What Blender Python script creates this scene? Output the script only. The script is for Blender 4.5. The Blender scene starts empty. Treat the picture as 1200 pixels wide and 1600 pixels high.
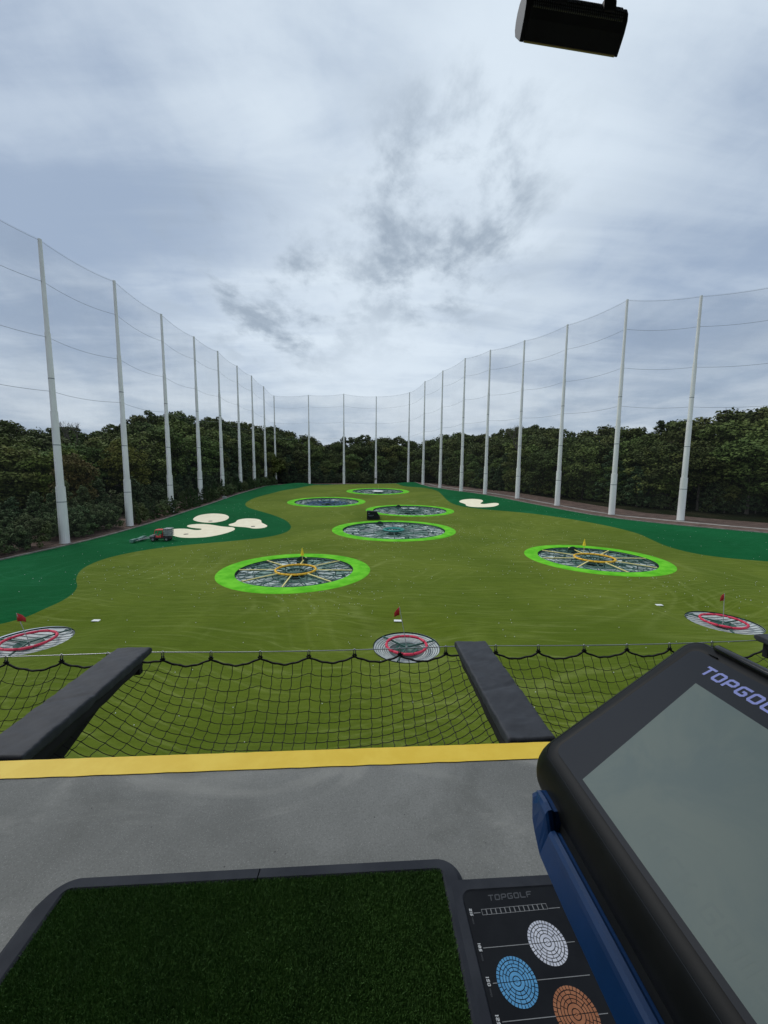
import bpy, bmesh, math, random
import numpy as np
from mathutils import Vector, Matrix, noise
from mathutils.geometry import delaunay_2d_cdt

random.seed(11)
rad = math.radians
scene = bpy.context.scene
COL = scene.collection

# ------------------------------------------------------------------ camera
P, RO = rad(6.3), rad(0.5)
fwd = Vector((0, math.cos(P), -math.sin(P)))
r0 = Vector((1, 0, 0)); u0 = r0.cross(fwd)
cr = r0 * math.cos(RO) + u0 * math.sin(RO)
cu = cr.cross(fwd)
cam = bpy.data.cameras.new('camera')
cam.sensor_fit = 'VERTICAL'; cam.sensor_height = 34.6; cam.sensor_width = 25.95
cam.lens = 601.0 * 34.6 / 1600.0
cam.clip_start = 0.02; cam.clip_end = 6000
camo = bpy.data.objects.new('camera', cam); COL.objects.link(camo)
m = Matrix((cr, cu, -fwd)).transposed().to_4x4(); m.translation = Vector((0, 0, 12))
camo.matrix_world = m
scene.camera = camo

# ------------------------------------------------------------------ view
scene.view_settings.view_transform = 'Standard'
scene.view_settings.look = 'None'
scene.view_settings.exposure = 0.12
scene.view_settings.gamma = 1.0
scene.view_settings.use_curve_mapping = False
scene.cycles.max_bounces = 6
scene.cycles.transparent_max_bounces = 16

# ------------------------------------------------------------------ node helpers
class NT:
    def __init__(s, tree): s.t = tree
    def n(s, typ, **kw):
        nd = s.t.nodes.new(typ)
        for k, v in kw.items(): setattr(nd, k, v)
        return nd
    def put(s, sock, v):
        if isinstance(v, bpy.types.NodeSocket): s.t.links.new(v, sock)
        elif v is not None: sock.default_value = v
    def m(s, op, a, b=None, c=None, clamp=False):
        nd = s.n('ShaderNodeMath', operation=op, use_clamp=clamp)
        for i, v in enumerate((a, b, c)):
            if v is not None: s.put(nd.inputs[i], v)
        return nd.outputs[0]
    def vm(s, op, a, b=None, scale=None):
        nd = s.n('ShaderNodeVectorMath', operation=op)
        s.put(nd.inputs[0], a)
        if b is not None: s.put(nd.inputs[1], b)
        if scale is not None: s.put(nd.inputs['Scale'], scale)
        return nd.outputs['Value' if op in ('DOT_PRODUCT', 'LENGTH') else 'Vector']
    def noise(s, vec, scale, detail=4, rough=.5, dist=0.0, lac=2.0):
        nd = s.n('ShaderNodeTexNoise')
        if vec is not None: s.put(nd.inputs['Vector'], vec)
        nd.inputs['Scale'].default_value = scale; nd.inputs['Detail'].default_value = detail
        nd.inputs['Roughness'].default_value = rough; nd.inputs['Distortion'].default_value = dist
        return nd.outputs['Fac']
    def smooth(s, v, a, b):
        nd = s.n('ShaderNodeMapRange', interpolation_type='SMOOTHSTEP')
        s.put(nd.inputs['Value'], v); nd.inputs['From Min'].default_value = a; nd.inputs['From Max'].default_value = b
        return nd.outputs['Result']
    def mix(s, f, a, b, blend='MIX'):
        nd = s.n('ShaderNodeMix', data_type='RGBA', blend_type=blend)
        s.put(nd.inputs['Factor'], f)
        s.put(nd.inputs[6], a if isinstance(a, bpy.types.NodeSocket) else (*a, 1))
        s.put(nd.inputs[7], b if isinstance(b, bpy.types.NodeSocket) else (*b, 1))
        return nd.outputs[2]
    def mapping(s, vec, scale=(1, 1, 1), rot=(0, 0, 0), loc=(0, 0, 0)):
        nd = s.n('ShaderNodeMapping'); s.put(nd.inputs['Vector'], vec)
        nd.inputs['Scale'].default_value = scale; nd.inputs['Rotation'].default_value = rot; nd.inputs['Location'].default_value = loc
        return nd.outputs[0]
    def bump(s, h, strength, dist=.01):
        nd = s.n('ShaderNodeBump'); nd.inputs['Strength'].default_value = strength; nd.inputs['Distance'].default_value = dist
        s.put(nd.inputs['Height'], h); return nd.outputs[0]

def srgb(r, g, b):
    f = lambda c: (c / 255 / 12.92) if c / 255 <= .04045 else ((c / 255 + .055) / 1.055) ** 2.4
    return (f(r), f(g), f(b))

# ------------------------------------------------------------------ world: overcast sky
SUN = Vector((-0.55, 0.35, 0.75)).normalized()
w = bpy.data.worlds.new('World'); scene.world = w; w.use_nodes = True
w.node_tree.nodes.clear(); N = NT(w.node_tree)
d = N.vm('NORMALIZE', N.n('ShaderNodeTexCoord').outputs['Generated'])
sp = N.n('ShaderNodeSeparateXYZ'); N.put(sp.inputs[0], d)
zz = N.m('MAXIMUM', sp.outputs[2], 0.0)
q = N.vm('SCALE', d, scale=N.m('DIVIDE', 1.0, N.m('ADD', zz, 0.16)))
qn = N.mapping(q, (1, 1, 0))
big = N.noise(N.mapping(qn, loc=(3.1, 7.3, 0)), 0.55, 3, .5, .3)
mid = N.noise(N.mapping(qn, (1.0, .75, 1), rot=(0, 0, .8), loc=(2.2, 11.5, 0)), 1.9, 7, .58, .25)
fine = N.noise(N.mapping(qn, (1.2, .9, 1), rot=(0, 0, -.4)), 4.2, 8, .62, .2)
wisp = N.noise(N.mapping(qn, (.5, 1.8, 1), rot=(0, 0, -.75)), 2.0, 6, .55, .5)
def blob(dx, dy, dz, k):
    v = Vector((dx, dy, dz)).normalized()
    return N.m('POWER', 2.718, N.m('MULTIPLY', N.m('SUBTRACT', N.vm('DOT_PRODUCT', d, tuple(v)), 1.0), k))
# darker scud, only where the noise is high inside loose banks
bank = N.m('ADD', N.m('ADD', N.m('MULTIPLY', blob(.125, .825, .55, 70), 1.25), N.m('MULTIPLY', blob(.09, .875, .46, 90), 1.0)),
           N.m('ADD', blob(-.219, .907, .36, 110), N.m('MULTIPLY', blob(-.33, .85, .41, 90), .7)))
bank = N.m('ADD', bank, N.m('MULTIPLY', N.smooth(big, .52, .75), .45))
scud = N.m('MULTIPLY', N.smooth(N.m('ADD', N.m('MULTIPLY', mid, .55), N.m('MULTIPLY', fine, .45)), .44, .60), N.m('MINIMUM', bank, 1.0))
veil = N.smooth(N.m('ADD', N.m('MULTIPLY', big, .40), N.m('ADD', N.m('MULTIPLY', wisp, .30), N.m('ADD', N.m('MULTIPLY', mid, .18), N.m('MULTIPLY', fine, .12)))), .38, .60)
bright = N.m('ADD', N.m('MULTIPLY', blob(-.2, .82, .53, 30), .5), N.m('ADD', N.m('MULTIPLY', blob(.24, .76, .60, 40), .4), N.m('MULTIPLY', blob(-.03, .97, .25, 30), .45)))
dull = N.m('ADD', N.m('MULTIPLY', blob(.60, .72, .33, 18), .55), N.m('ADD', N.m('MULTIPLY', blob(-.46, .67, .58, 14), .5), N.m('MULTIPLY', blob(-.70, .68, .22, 25), .20)))
val = N.m('SUBTRACT', N.m('ADD', N.m('MULTIPLY', veil, .72), bright), dull)
val = N.m('ADD', val, .04)
c_blue = srgb(148, 165, 188); c_white = srgb(208, 220, 231); c_grey = srgb(130, 145, 162)
skyc = N.mix(N.smooth(val, -.25, .95), c_blue, c_white)
skyc = N.mix(N.m('MULTIPLY', scud, .78), skyc, c_grey)
# low flat banks near the horizon with pale gaps
lowq = N.mapping(d, (2.8, 2.8, 10))
lown = N.noise(lowq, 1.6, 6, .6, .2)
lowf = N.m('SUBTRACT', 1.0, N.smooth(sp.outputs[2], .06, .30))
lowc = N.mix(N.smooth(lown, .36, .66), srgb(158, 174, 192), srgb(203, 213, 222))
skyc = N.mix(N.m('MULTIPLY', lowf, .75), skyc, lowc)
nish = N.n('ShaderNodeTexSky', sky_type='NISHITA', sun_disc=False)
nish.sun_elevation = math.asin(SUN.z); nish.sun_rotation = math.atan2(SUN.x, SUN.y)
bg1 = N.n('ShaderNodeBackground'); N.put(bg1.inputs[0], nish.outputs[0]); bg1.inputs[1].default_value = 0.05
bg2 = N.n('ShaderNodeBackground'); N.put(bg2.inputs[0], skyc); bg2.inputs[1].default_value = 1.10
mx = N.n('ShaderNodeMixShader'); mx.inputs[0].default_value = .93
N.put(mx.inputs[1], bg1.outputs[0]); N.put(mx.inputs[2], bg2.outputs[0])
wo = N.n('ShaderNodeOutputWorld'); N.put(wo.inputs[0], mx.outputs[0])

sl = bpy.data.lights.new('sun', 'SUN'); sl.energy = 1.3; sl.angle = rad(25); sl.color = (1, .97, .92)
so = bpy.data.objects.new('sun', sl); COL.objects.link(so)
so.rotation_euler = SUN.to_track_quat('Z', 'Y').to_euler()

# ------------------------------------------------------------------ materials
def mat(name, c1, c2=None, rough=.7, metal=0.0, scale=3.0, detail=5, bump=0.0, bscale=None, bdist=.01, spec=.5, coat=0.0, lo=.35, hi=.65, rnd=0.0, coord='Object', stretch=(1, 1, 1)):
    mt = bpy.data.materials.new(name); mt.use_nodes = True
    n = NT(mt.node_tree); b = mt.node_tree.nodes['Principled BSDF']
    tc = n.mapping(n.n('ShaderNodeTexCoord').outputs[coord], stretch)
    if c2 is not None:
        col = n.mix(n.smooth(n.noise(tc, scale, detail, .6), lo, hi), c1, c2)
    else:
        col = n.mix(n.smooth(n.noise(tc, scale, detail, .6), lo, hi), tuple(x * .93 for x in c1), tuple(min(1, x * 1.07) for x in c1))
    if rnd:
        oi = n.n('ShaderNodeObjectInfo').outputs['Random']
        hsv = n.n('ShaderNodeHueSaturation')
        n.put(hsv.inputs['Value'], n.m('ADD', 1 - rnd, n.m('MULTIPLY', oi, 2 * rnd)))
        n.put(hsv.inputs['Color'], col); col = hsv.outputs[0]
    n.put(b.inputs['Base Color'], col)
    b.inputs['Roughness'].default_value = rough; b.inputs['Metallic'].default_value = metal
    b.inputs['Specular IOR Level'].default_value = spec; b.inputs['Coat Weight'].default_value = coat
    if bump: n.put(b.inputs['Normal'], n.bump(n.noise(tc, bscale or scale * 6, 6, .65), bump, bdist))
    return mt

M = {}
M['black_vinyl'] = mat('black_vinyl', (.027, .030, .038), (.038, .042, .052), .7, scale=6, bump=.25, bscale=60, bdist=.002)
M['black_cloth'] = mat('black_cloth', (.006, .006, .008), (.012, .012, .014), .85)
M['net_cord'] = mat('net_cord', (.008, .008, .008), (.014, .013, .012), .8)
M['steel'] = mat('steel', (.45, .46, .47), None, .35, 1.0)
M['rubber'] = mat('rubber', (.026, .030, .040), (.040, .045, .056), .8, spec=.2, scale=5, bump=.35, bscale=220, bdist=.0015)
M['turf_backing'] = mat('turf_backing', (.006, .014, .006), (.010, .022, .009), .9, scale=60)
M['plastic_black'] = mat('plastic_black', (.006, .007, .008), (.009, .010, .011), .48, scale=20, spec=.25, bump=.12, bscale=900, bdist=.0006)
M['gloss_black'] = mat('gloss_black', (.006, .006, .007), None, .2)
M['bezel'] = mat('bezel', (.016, .023, .036), (.018, .026, .040), .45, scale=3, spec=.22)
M['blue_paint'] = mat('blue_paint', (.005, .040, .14), (.007, .050, .18), .30, scale=4, spec=.6)
M['logo_blue'] = mat('logo_blue', (.36, .42, .98), None, .5)
M['print_grey'] = mat('print_grey', (.055, .06, .07), None, .6)
M['print_white'] = mat('print_white', (.42, .44, .46), (.6, .62, .64), .6, scale=80)
M['print_line'] = mat('print_line', (.26, .27, .28), None, .6)
M['disc_white'] = mat('disc_white', (.55, .58, .68), (.68, .71, .80), .5, scale=40)
M['disc_blue'] = mat('disc_blue', (.07, .30, .58), (.10, .37, .68), .5, scale=40)
M['disc_orange'] = mat('disc_orange', (.36, .125, .045), (.44, .17, .07), .5, scale=40)
M['panel_black'] = mat('panel_black', (.008, .0095, .013), (.012, .014, .018), .6, spec=.12, scale=8, bump=.1, bscale=300, bdist=.0008)
M['pole_paint'] = mat('pole_paint', (.72, .71, .68), (.84, .83, .80), .55, scale=.6, detail=8, stretch=(1, 1, .25))
M['pole_band'] = mat('pole_band', (.22, .24, .25), None, .5)
M['kerb'] = mat('kerb', (.16, .15, .13), (.26, .24, .21), .9, scale=1.2)
M['sand_turf'] = mat('sand_turf', (.86, .76, .54), (.92, .83, .61), .95, scale=.8, detail=8)
M['lime_turf'] = mat('lime_turf', (.09, .42, .012), (.17, .58, .03), .9, spec=.1, scale=.5, detail=9, bump=.3, bscale=30, bdist=.03)
M['bark'] = mat('bark', (.06, .05, .04), (.12, .10, .085), .95, scale=2, bump=.5, stretch=(1, 1, .2))
M['steel_green'] = mat('steel_green', (.018, .07, .055), (.03, .10, .075), .5, scale=1)
M['teal'] = mat('teal', (.02, .30, .25), None, .5)
M['pit_panel'] = mat('pit_panel', (.30, .36, .34), (.52, .58, .55), .8, scale=.7, detail=8, rnd=.3)
M['pit_panel_green'] = mat('pit_panel_green', (.09, .19, .15), (.28, .38, .33), .8, scale=.8, detail=8, rnd=.3)
M['pit_panel_blue'] = mat('pit_panel_blue', (.03, .07, .22), (.12, .2, .32), .8, scale=.8, detail=8, rnd=.4)
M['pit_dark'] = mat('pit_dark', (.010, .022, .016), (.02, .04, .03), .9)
M['slat_white'] = mat('slat_white', (.36, .40, .38), (.50, .53, .51), .6, scale=2)
M['bowl_grey'] = mat('bowl_grey', (.07, .09, .085), (.13, .16, .15), .8, scale=1.5)
M['yellow_pad'] = mat('yellow_pad', (.78, .42, .01), (.85, .50, .02), .55, scale=2)
M['pale_yellow'] = mat('pale_yellow', (.74, .62, .20), (.80, .70, .30), .6, scale=2)
M['red_pad'] = mat('red_pad', (.56, .014, .055), (.66, .03, .08), .5, scale=3)
M['flag_red'] = mat('flag_red', (.38, .008, .012), None, .7)
M['flag_yellow'] = mat('flag_yellow', (.80, .62, .02), None, .7)
M['white_paint'] = mat('white_paint', (.72, .73, .70), (.80, .80, .78), .6)
M['ball'] = mat('ball', (.80, .80, .76), None, .4)
M['perf_grey'] = mat('perf_grey', (.20, .20, .21), None, .5)
M['cart_red'] = mat('cart_red', (.60, .03, .03), (.72, .08, .07), .5, scale=1)
M['cart_grey'] = mat('cart_grey', (.24, .25, .25), (.36, .37, .36), .6, scale=2)
M['cart_black'] = mat('cart_black', (.012, .012, .013), None, .6)
M['tyre'] = mat('tyre', (.012, .012, .012), None, .85)
M['hub'] = mat('hub', (.30, .30, .30), None, .4, .6)
M['picker_disc'] = mat('picker_disc', (.05, .16, .12), (.18, .32, .27), .6, scale=1)
M['cabin_black'] = mat('cabin_black', (.004, .004, .006), (.008, .008, .011), .6, spec=.2)
M['cabin_print'] = mat('cabin_print', (.09, .09, .13), None, .5)
M['soffit'] = mat('soffit', (.10, .10, .10), (.14, .14, .14), .85)
M['wall_paint'] = mat('wall_paint', (.20, .20, .21), (.24, .24, .25), .8)
M['heater_black'] = mat('heater_black', (.022, .022, .024), (.030, .030, .032), .5, scale=10)
M['heater_grey'] = mat('heater_grey', (.03, .03, .032), None, .45, .4)
M['strip_reflector'] = mat('strip_reflector', (.50, .36, .22), None, .5)
M['box_pale'] = mat('box_pale', (.35, .36, .35), None, .7)

# concrete
def concrete():
    mt = bpy.data.materials.new('concrete'); mt.use_nodes = True
    n = NT(mt.node_tree); b = mt.node_tree.nodes['Principled BSDF']
    oc = n.n('ShaderNodeTexCoord').outputs['Object']
    c = n.mix(n.smooth(n.noise(oc, 1.6, 8, .62, .4), .32, .70), (.180, .186, .178), (.255, .262, .252))
    c = n.mix(n.m('MULTIPLY', n.smooth(n.noise(oc, 110, 4, .8), .42, .70), .5), c, (.10, .105, .10))
    c = n.mix(n.m('MULTIPLY', n.smooth(n.noise(n.mapping(oc, (.8, 2.4, 1), rot=(0, 0, .3), loc=(5, 1, 0)), 1.3, 6, .6, .6), .56, .74), .5), c, (.30, .305, .285))
    st_ = n.smooth(n.noise(n.mapping(oc, (1, 1, 1), loc=(2, 8, 0)), .9, 9, .68, .8), .56, .70)
    c = n.mix(n.m('MULTIPLY', st_, .6), c, (.11, .115, .106))
    lt_ = n.smooth(n.noise(n.mapping(oc, (.8, 1.6, 1), rot=(0, 0, .5), loc=(12, 3, 0)), 1.1, 7, .65, 1.0), .54, .70)
    c = n.mix(n.m('MULTIPLY', lt_, .55), c, (.36, .36, .335))
    # small pits and pale flecks
    v = n.n('ShaderNodeTexVoronoi'); n.put(v.inputs['Vector'], oc); v.inputs['Scale'].default_value = 17
    pit = n.m('LESS_THAN', v.outputs['Distance'], .055)
    pit = n.m('MULTIPLY', pit, n.m('GREATER_THAN', n.noise(oc, 5, 2), .54))
    c = n.mix(n.m('MULTIPLY', pit, .8), c, (.05, .05, .05))
    v2 = n.n('ShaderNodeTexVoronoi'); n.put(v2.inputs['Vector'], n.mapping(oc, loc=(3, 4, 0))); v2.inputs['Scale'].default_value = 150
    c = n.mix(n.m('MULTIPLY', n.m('LESS_THAN', v2.outputs['Distance'], .17), .38), c, (.62, .62, .60))
    n.put(b.inputs['Base Color'], c); b.inputs['Roughness'].default_value = .85
    h = n.m('ADD', n.noise(oc, 260, 3, .7), n.m('MULTIPLY', pit, -1.5))
    n.put(b.inputs['Normal'], n.bump(h, .5, .002))
    return mt
M['concrete'] = concrete()

def yellow_paint():
    mt = bpy.data.materials.new('yellow_paint'); mt.use_nodes = True
    n = NT(mt.node_tree); b = mt.node_tree.nodes['Principled BSDF']
    oc = n.n('ShaderNodeTexCoord').outputs['Object']
    c = n.mix(n.smooth(n.noise(oc, 6, 6, .6), .35, .7), (.88, .60, .035), (.94, .67, .06))
    sc = n.m('MULTIPLY', n.smooth(n.noise(oc, 30, 8, .8), .66, .72), .6)
    c = n.mix(sc, c, (.30, .24, .10))
    n.put(b.inputs['Base Color'], c); b.inputs['Roughness'].default_value = .55
    n.put(b.inputs['Normal'], n.bump(n.noise(oc, 120, 4, .7), .35, .002))
    return mt
M['yellow_paint'] = yellow_paint()

# turf: drag streaks and soft patches
def turf(name, ca, cb, streak, amt):
    mt = bpy.data.materials.new(name); mt.use_nodes = True
    n = NT(mt.node_tree); b = mt.node_tree.nodes['Principled BSDF']
    oc = n.n('ShaderNodeTexCoord').outputs['Object']
    warp = n.n('ShaderNodeTexNoise'); n.put(warp.inputs['Vector'], oc); warp.inputs['Scale'].default_value = .035; warp.inputs['Detail'].default_value = 1.5
    wv = n.vm('SCALE', n.vm('SUBTRACT', warp.outputs['Color'], (.5, .5, .5)), scale=24.0)
    p = n.vm('ADD', oc, wv)
    s1 = n.noise(n.mapping(p, (.11, 3.2, 0), rot=(0, 0, .35)), 1.0, 5, .62)
    s2 = n.noise(n.mapping(p, (.10, 2.0, 0), rot=(0, 0, -.9), loc=(9, 2, 0)), 1.0, 5, .62)
    s3 = n.noise(n.mapping(oc, (.5, 3.6, 0), rot=(0, 0, .04)), 1.0, 4, .6)
    pa = n.noise(oc, .06, 5, .55, .4)
    c = n.mix(n.smooth(pa, .34, .66), ca, cb)
    st = n.m('ADD', n.m('MULTIPLY', n.smooth(s1, .52, .74), .8), n.m('MULTIPLY', n.smooth(s2, .55, .76), .7))
    c = n.mix(n.m('MULTIPLY', st, amt * .7, clamp=True), c, streak)
    # curved drag marks: sets of thin parallel arcs in patches
    lf = n.noise(oc, .028, 1.0, .4, .6); tri_ = n.m('ABSOLUTE', n.m('SUBTRACT', n.m('FRACT', n.m('MULTIPLY', lf, 34.0)), .5))
    arc = n.m('MULTIPLY', n.smooth(tri_, .33, .49), n.smooth(n.noise(n.mapping(oc, loc=(30, 8, 0)), .055, 3, .6), .44, .62))
    arc = n.m('MULTIPLY', arc, n.smooth(n.noise(oc, .6, 3, .7), .35, .6))
    c = n.mix(n.m('MULTIPLY', arc, .32), c, streak)
    lf2 = n.noise(n.mapping(oc, loc=(71, 13, 0)), .022, 1.0, .4, .9); tr2 = n.m('ABSOLUTE', n.m('SUBTRACT', n.m('FRACT', n.m('MULTIPLY', lf2, 60.0)), .5))
    arc2 = n.m('MULTIPLY', n.smooth(tr2, .30, .5), n.smooth(n.noise(n.mapping(oc, loc=(5, 50, 0)), .04, 3, .6), .40, .6))
    c = n.mix(n.m('MULTIPLY', arc2, .16), c, streak)
    c = n.mix(n.m('MULTIPLY', n.smooth(s3, .42, .68), amt * .55), c, tuple(x * .62 for x in ca))
    fi = n.noise(oc, 9, 3, .8)
    c = n.mix(n.m('MULTIPLY', n.smooth(fi, .45, .75), .35), c, tuple(x * .55 for x in ca))
    n.put(b.inputs['Base Color'], c); b.inputs['Roughness'].default_value = .95; b.inputs['Specular IOR Level'].default_value = .04
    b.inputs['Sheen Weight'].default_value = .30; b.inputs['Sheen Roughness'].default_value = .45; b.inputs['Sheen Tint'].default_value = (*streak, 1)
    n.put(b.inputs['Normal'], n.bump(n.noise(oc, 22, 4, .7), .6, .04))
    return mt
M['turf_light'] = turf('turf_light', (.078, .116, .009), (.122, .160, .018), (.26, .30, .09), .7)
M['turf_dark'] = turf('turf_dark', (.003, .074, .019), (.006, .100, .029), (.03, .17, .075), .45)

def mulch():
    mt = bpy.data.materials.new('mulch'); mt.use_nodes = True
    n = NT(mt.node_tree); b = mt.node_tree.nodes['Principled BSDF']
    oc = n.n('ShaderNodeTexCoord').outputs['Object']
    c = n.mix(n.smooth(n.noise(oc, .6, 7, .65), .35, .65), (.075, .042, .030), (.155, .095, .070))
    c = n.mix(n.m('MULTIPLY', n.smooth(n.noise(oc, 4, 6, .8), .5, .7), .6), c, (.20, .145, .11))
    n.put(b.inputs['Base Color'], c); b.inputs['Roughness'].default_value = .95
    n.put(b.inputs['Normal'], n.bump(n.noise(oc, 8, 5, .7), .8, .1))
    return mt
M['mulch'] = mulch()
M['gravel_path'] = mat('gravel_path', (.24, .21, .18), (.36, .33, .29), .95, scale=1.5, detail=8)
M['forest_floor'] = mat('forest_floor', (.014, .018, .008), (.032, .030, .016), 1.0, scale=.15, detail=8, spec=0.0)

def leafmat(name, c1, c2, c3, vr=.45):
    mt = bpy.data.materials.new(name); mt.use_nodes = True
    n = NT(mt.node_tree); b = mt.node_tree.nodes['Principled BSDF']
    oc = n.n('ShaderNodeTexCoord').outputs['Object']
    oi = n.n('ShaderNodeObjectInfo')
    off = n.vm('SCALE', oi.outputs['Location'], scale=.37)
    p = n.vm('ADD', oc, off)
    c = n.mix(n.smooth(n.noise(p, .35, 4, .6), .35, .65), c1, c2)
    c = n.mix(n.m('MULTIPLY', n.smooth(n.noise(p, .13, 2, .5), .52, .72), .55), c, c3)
    hsv = n.n('ShaderNodeHueSaturation')
    n.put(hsv.inputs['Hue'], n.m('ADD', .475, n.m('MULTIPLY', oi.outputs['Random'], .05)))
    n.put(hsv.inputs['Value'], n.m('ADD', 1 - vr, n.m('MULTIPLY', n.noise(oi.outputs['Location'], .9, 1), 2 * vr)))
    n.put(hsv.inputs['Color'], c)
    n.put(b.inputs['Base Color'], hsv.outputs[0])
    b.inputs['Roughness'].default_value = .75; b.inputs['Specular IOR Level'].default_value = .12
    return mt
M['leaf_dark'] = leafmat('leaf_dark', (.050, .068, .019), (.086, .110, .030), (.135, .142, .040))
M['leaf_mid'] = leafmat('leaf_mid', (.088, .120, .030), (.130, .168, .044), (.185, .186, .052))
M['leaf_yellow'] = leafmat('leaf_yellow', (.10, .125, .022), (.14, .155, .03), (.17, .14, .035), .12)
M['leaf_rust'] = leafmat('leaf_rust', (.10, .085, .026), (.14, .095, .035), (.085, .10, .03), .12)
M['leaf_conifer'] = leafmat('leaf_conifer', (.044, .070, .028), (.064, .096, .040), (.092, .120, .045))
M['leaf_shrub'] = leafmat('leaf_shrub', (.074, .104, .042), (.104, .140, .056), (.14, .158, .062), .2)

def netmat():
    mt = bpy.data.materials.new('barrier_mesh'); mt.use_nodes = True
    n = NT(mt.node_tree); t = mt.node_tree; t.nodes.clear()
    oc = n.n('ShaderNodeTexCoord').outputs['Object']
    tr = n.n('ShaderNodeBsdfTransparent'); df = n.n('ShaderNodeBsdfDiffuse'); df.inputs[0].default_value = (.09, .095, .09, 1)
    s = n.smooth(n.noise(n.mapping(oc, (.12, .12, .12)), 1.0, 4, .6), .3, .7)
    f = n.m('ADD', .095, n.m('MULTIPLY', s, .04))
    mxx = n.n('ShaderNodeMixShader'); n.put(mxx.inputs[0], f); n.put(mxx.inputs[1], tr.outputs[0]); n.put(mxx.inputs[2], df.outputs[0])
    o = n.n('ShaderNodeOutputMaterial'); n.put(o.inputs[0], mxx.outputs[0])
    return mt
M['barrier_mesh'] = netmat()

def screenmat():
    mt = bpy.data.materials.new('screen_glass'); mt.use_nodes = True
    n = NT(mt.node_tree); b = mt.node_tree.nodes['Principled BSDF']
    oc = n.n('ShaderNodeTexCoord').outputs['Object']
    c = n.mix(n.smooth(n.noise(oc, 7, 5, .6, .8), .35, .65), (.095, .135, .135), (.13, .165, .15))
    n.put(b.inputs['Base Color'], c)
    n.put(b.inputs['Roughness'], n.m('ADD', .435, n.m('MULTIPLY', n.noise(oc, 14, 5, .7), .03))); b.inputs['Specular IOR Level'].default_value = .35
    n.put(b.inputs['Emission Color'], n.mix(n.smooth(n.noise(oc, 4, 4, .6, 1.2), .3, .7), (.050, .075, .077), (.059, .083, .080)))
    b.inputs['Emission Strength'].default_value = .5
    return mt
M['screen_glass'] = screenmat()
M['screen_ghost'] = mat('screen_ghost', (.121, .157, .150), None, .45, spec=.35)
gb = M['screen_ghost'].node_tree.nodes['Principled BSDF']; gb.inputs['Emission Color'].default_value = (.057, .082, .080, 1); gb.inputs['Emission Strength'].default_value = .5

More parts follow.
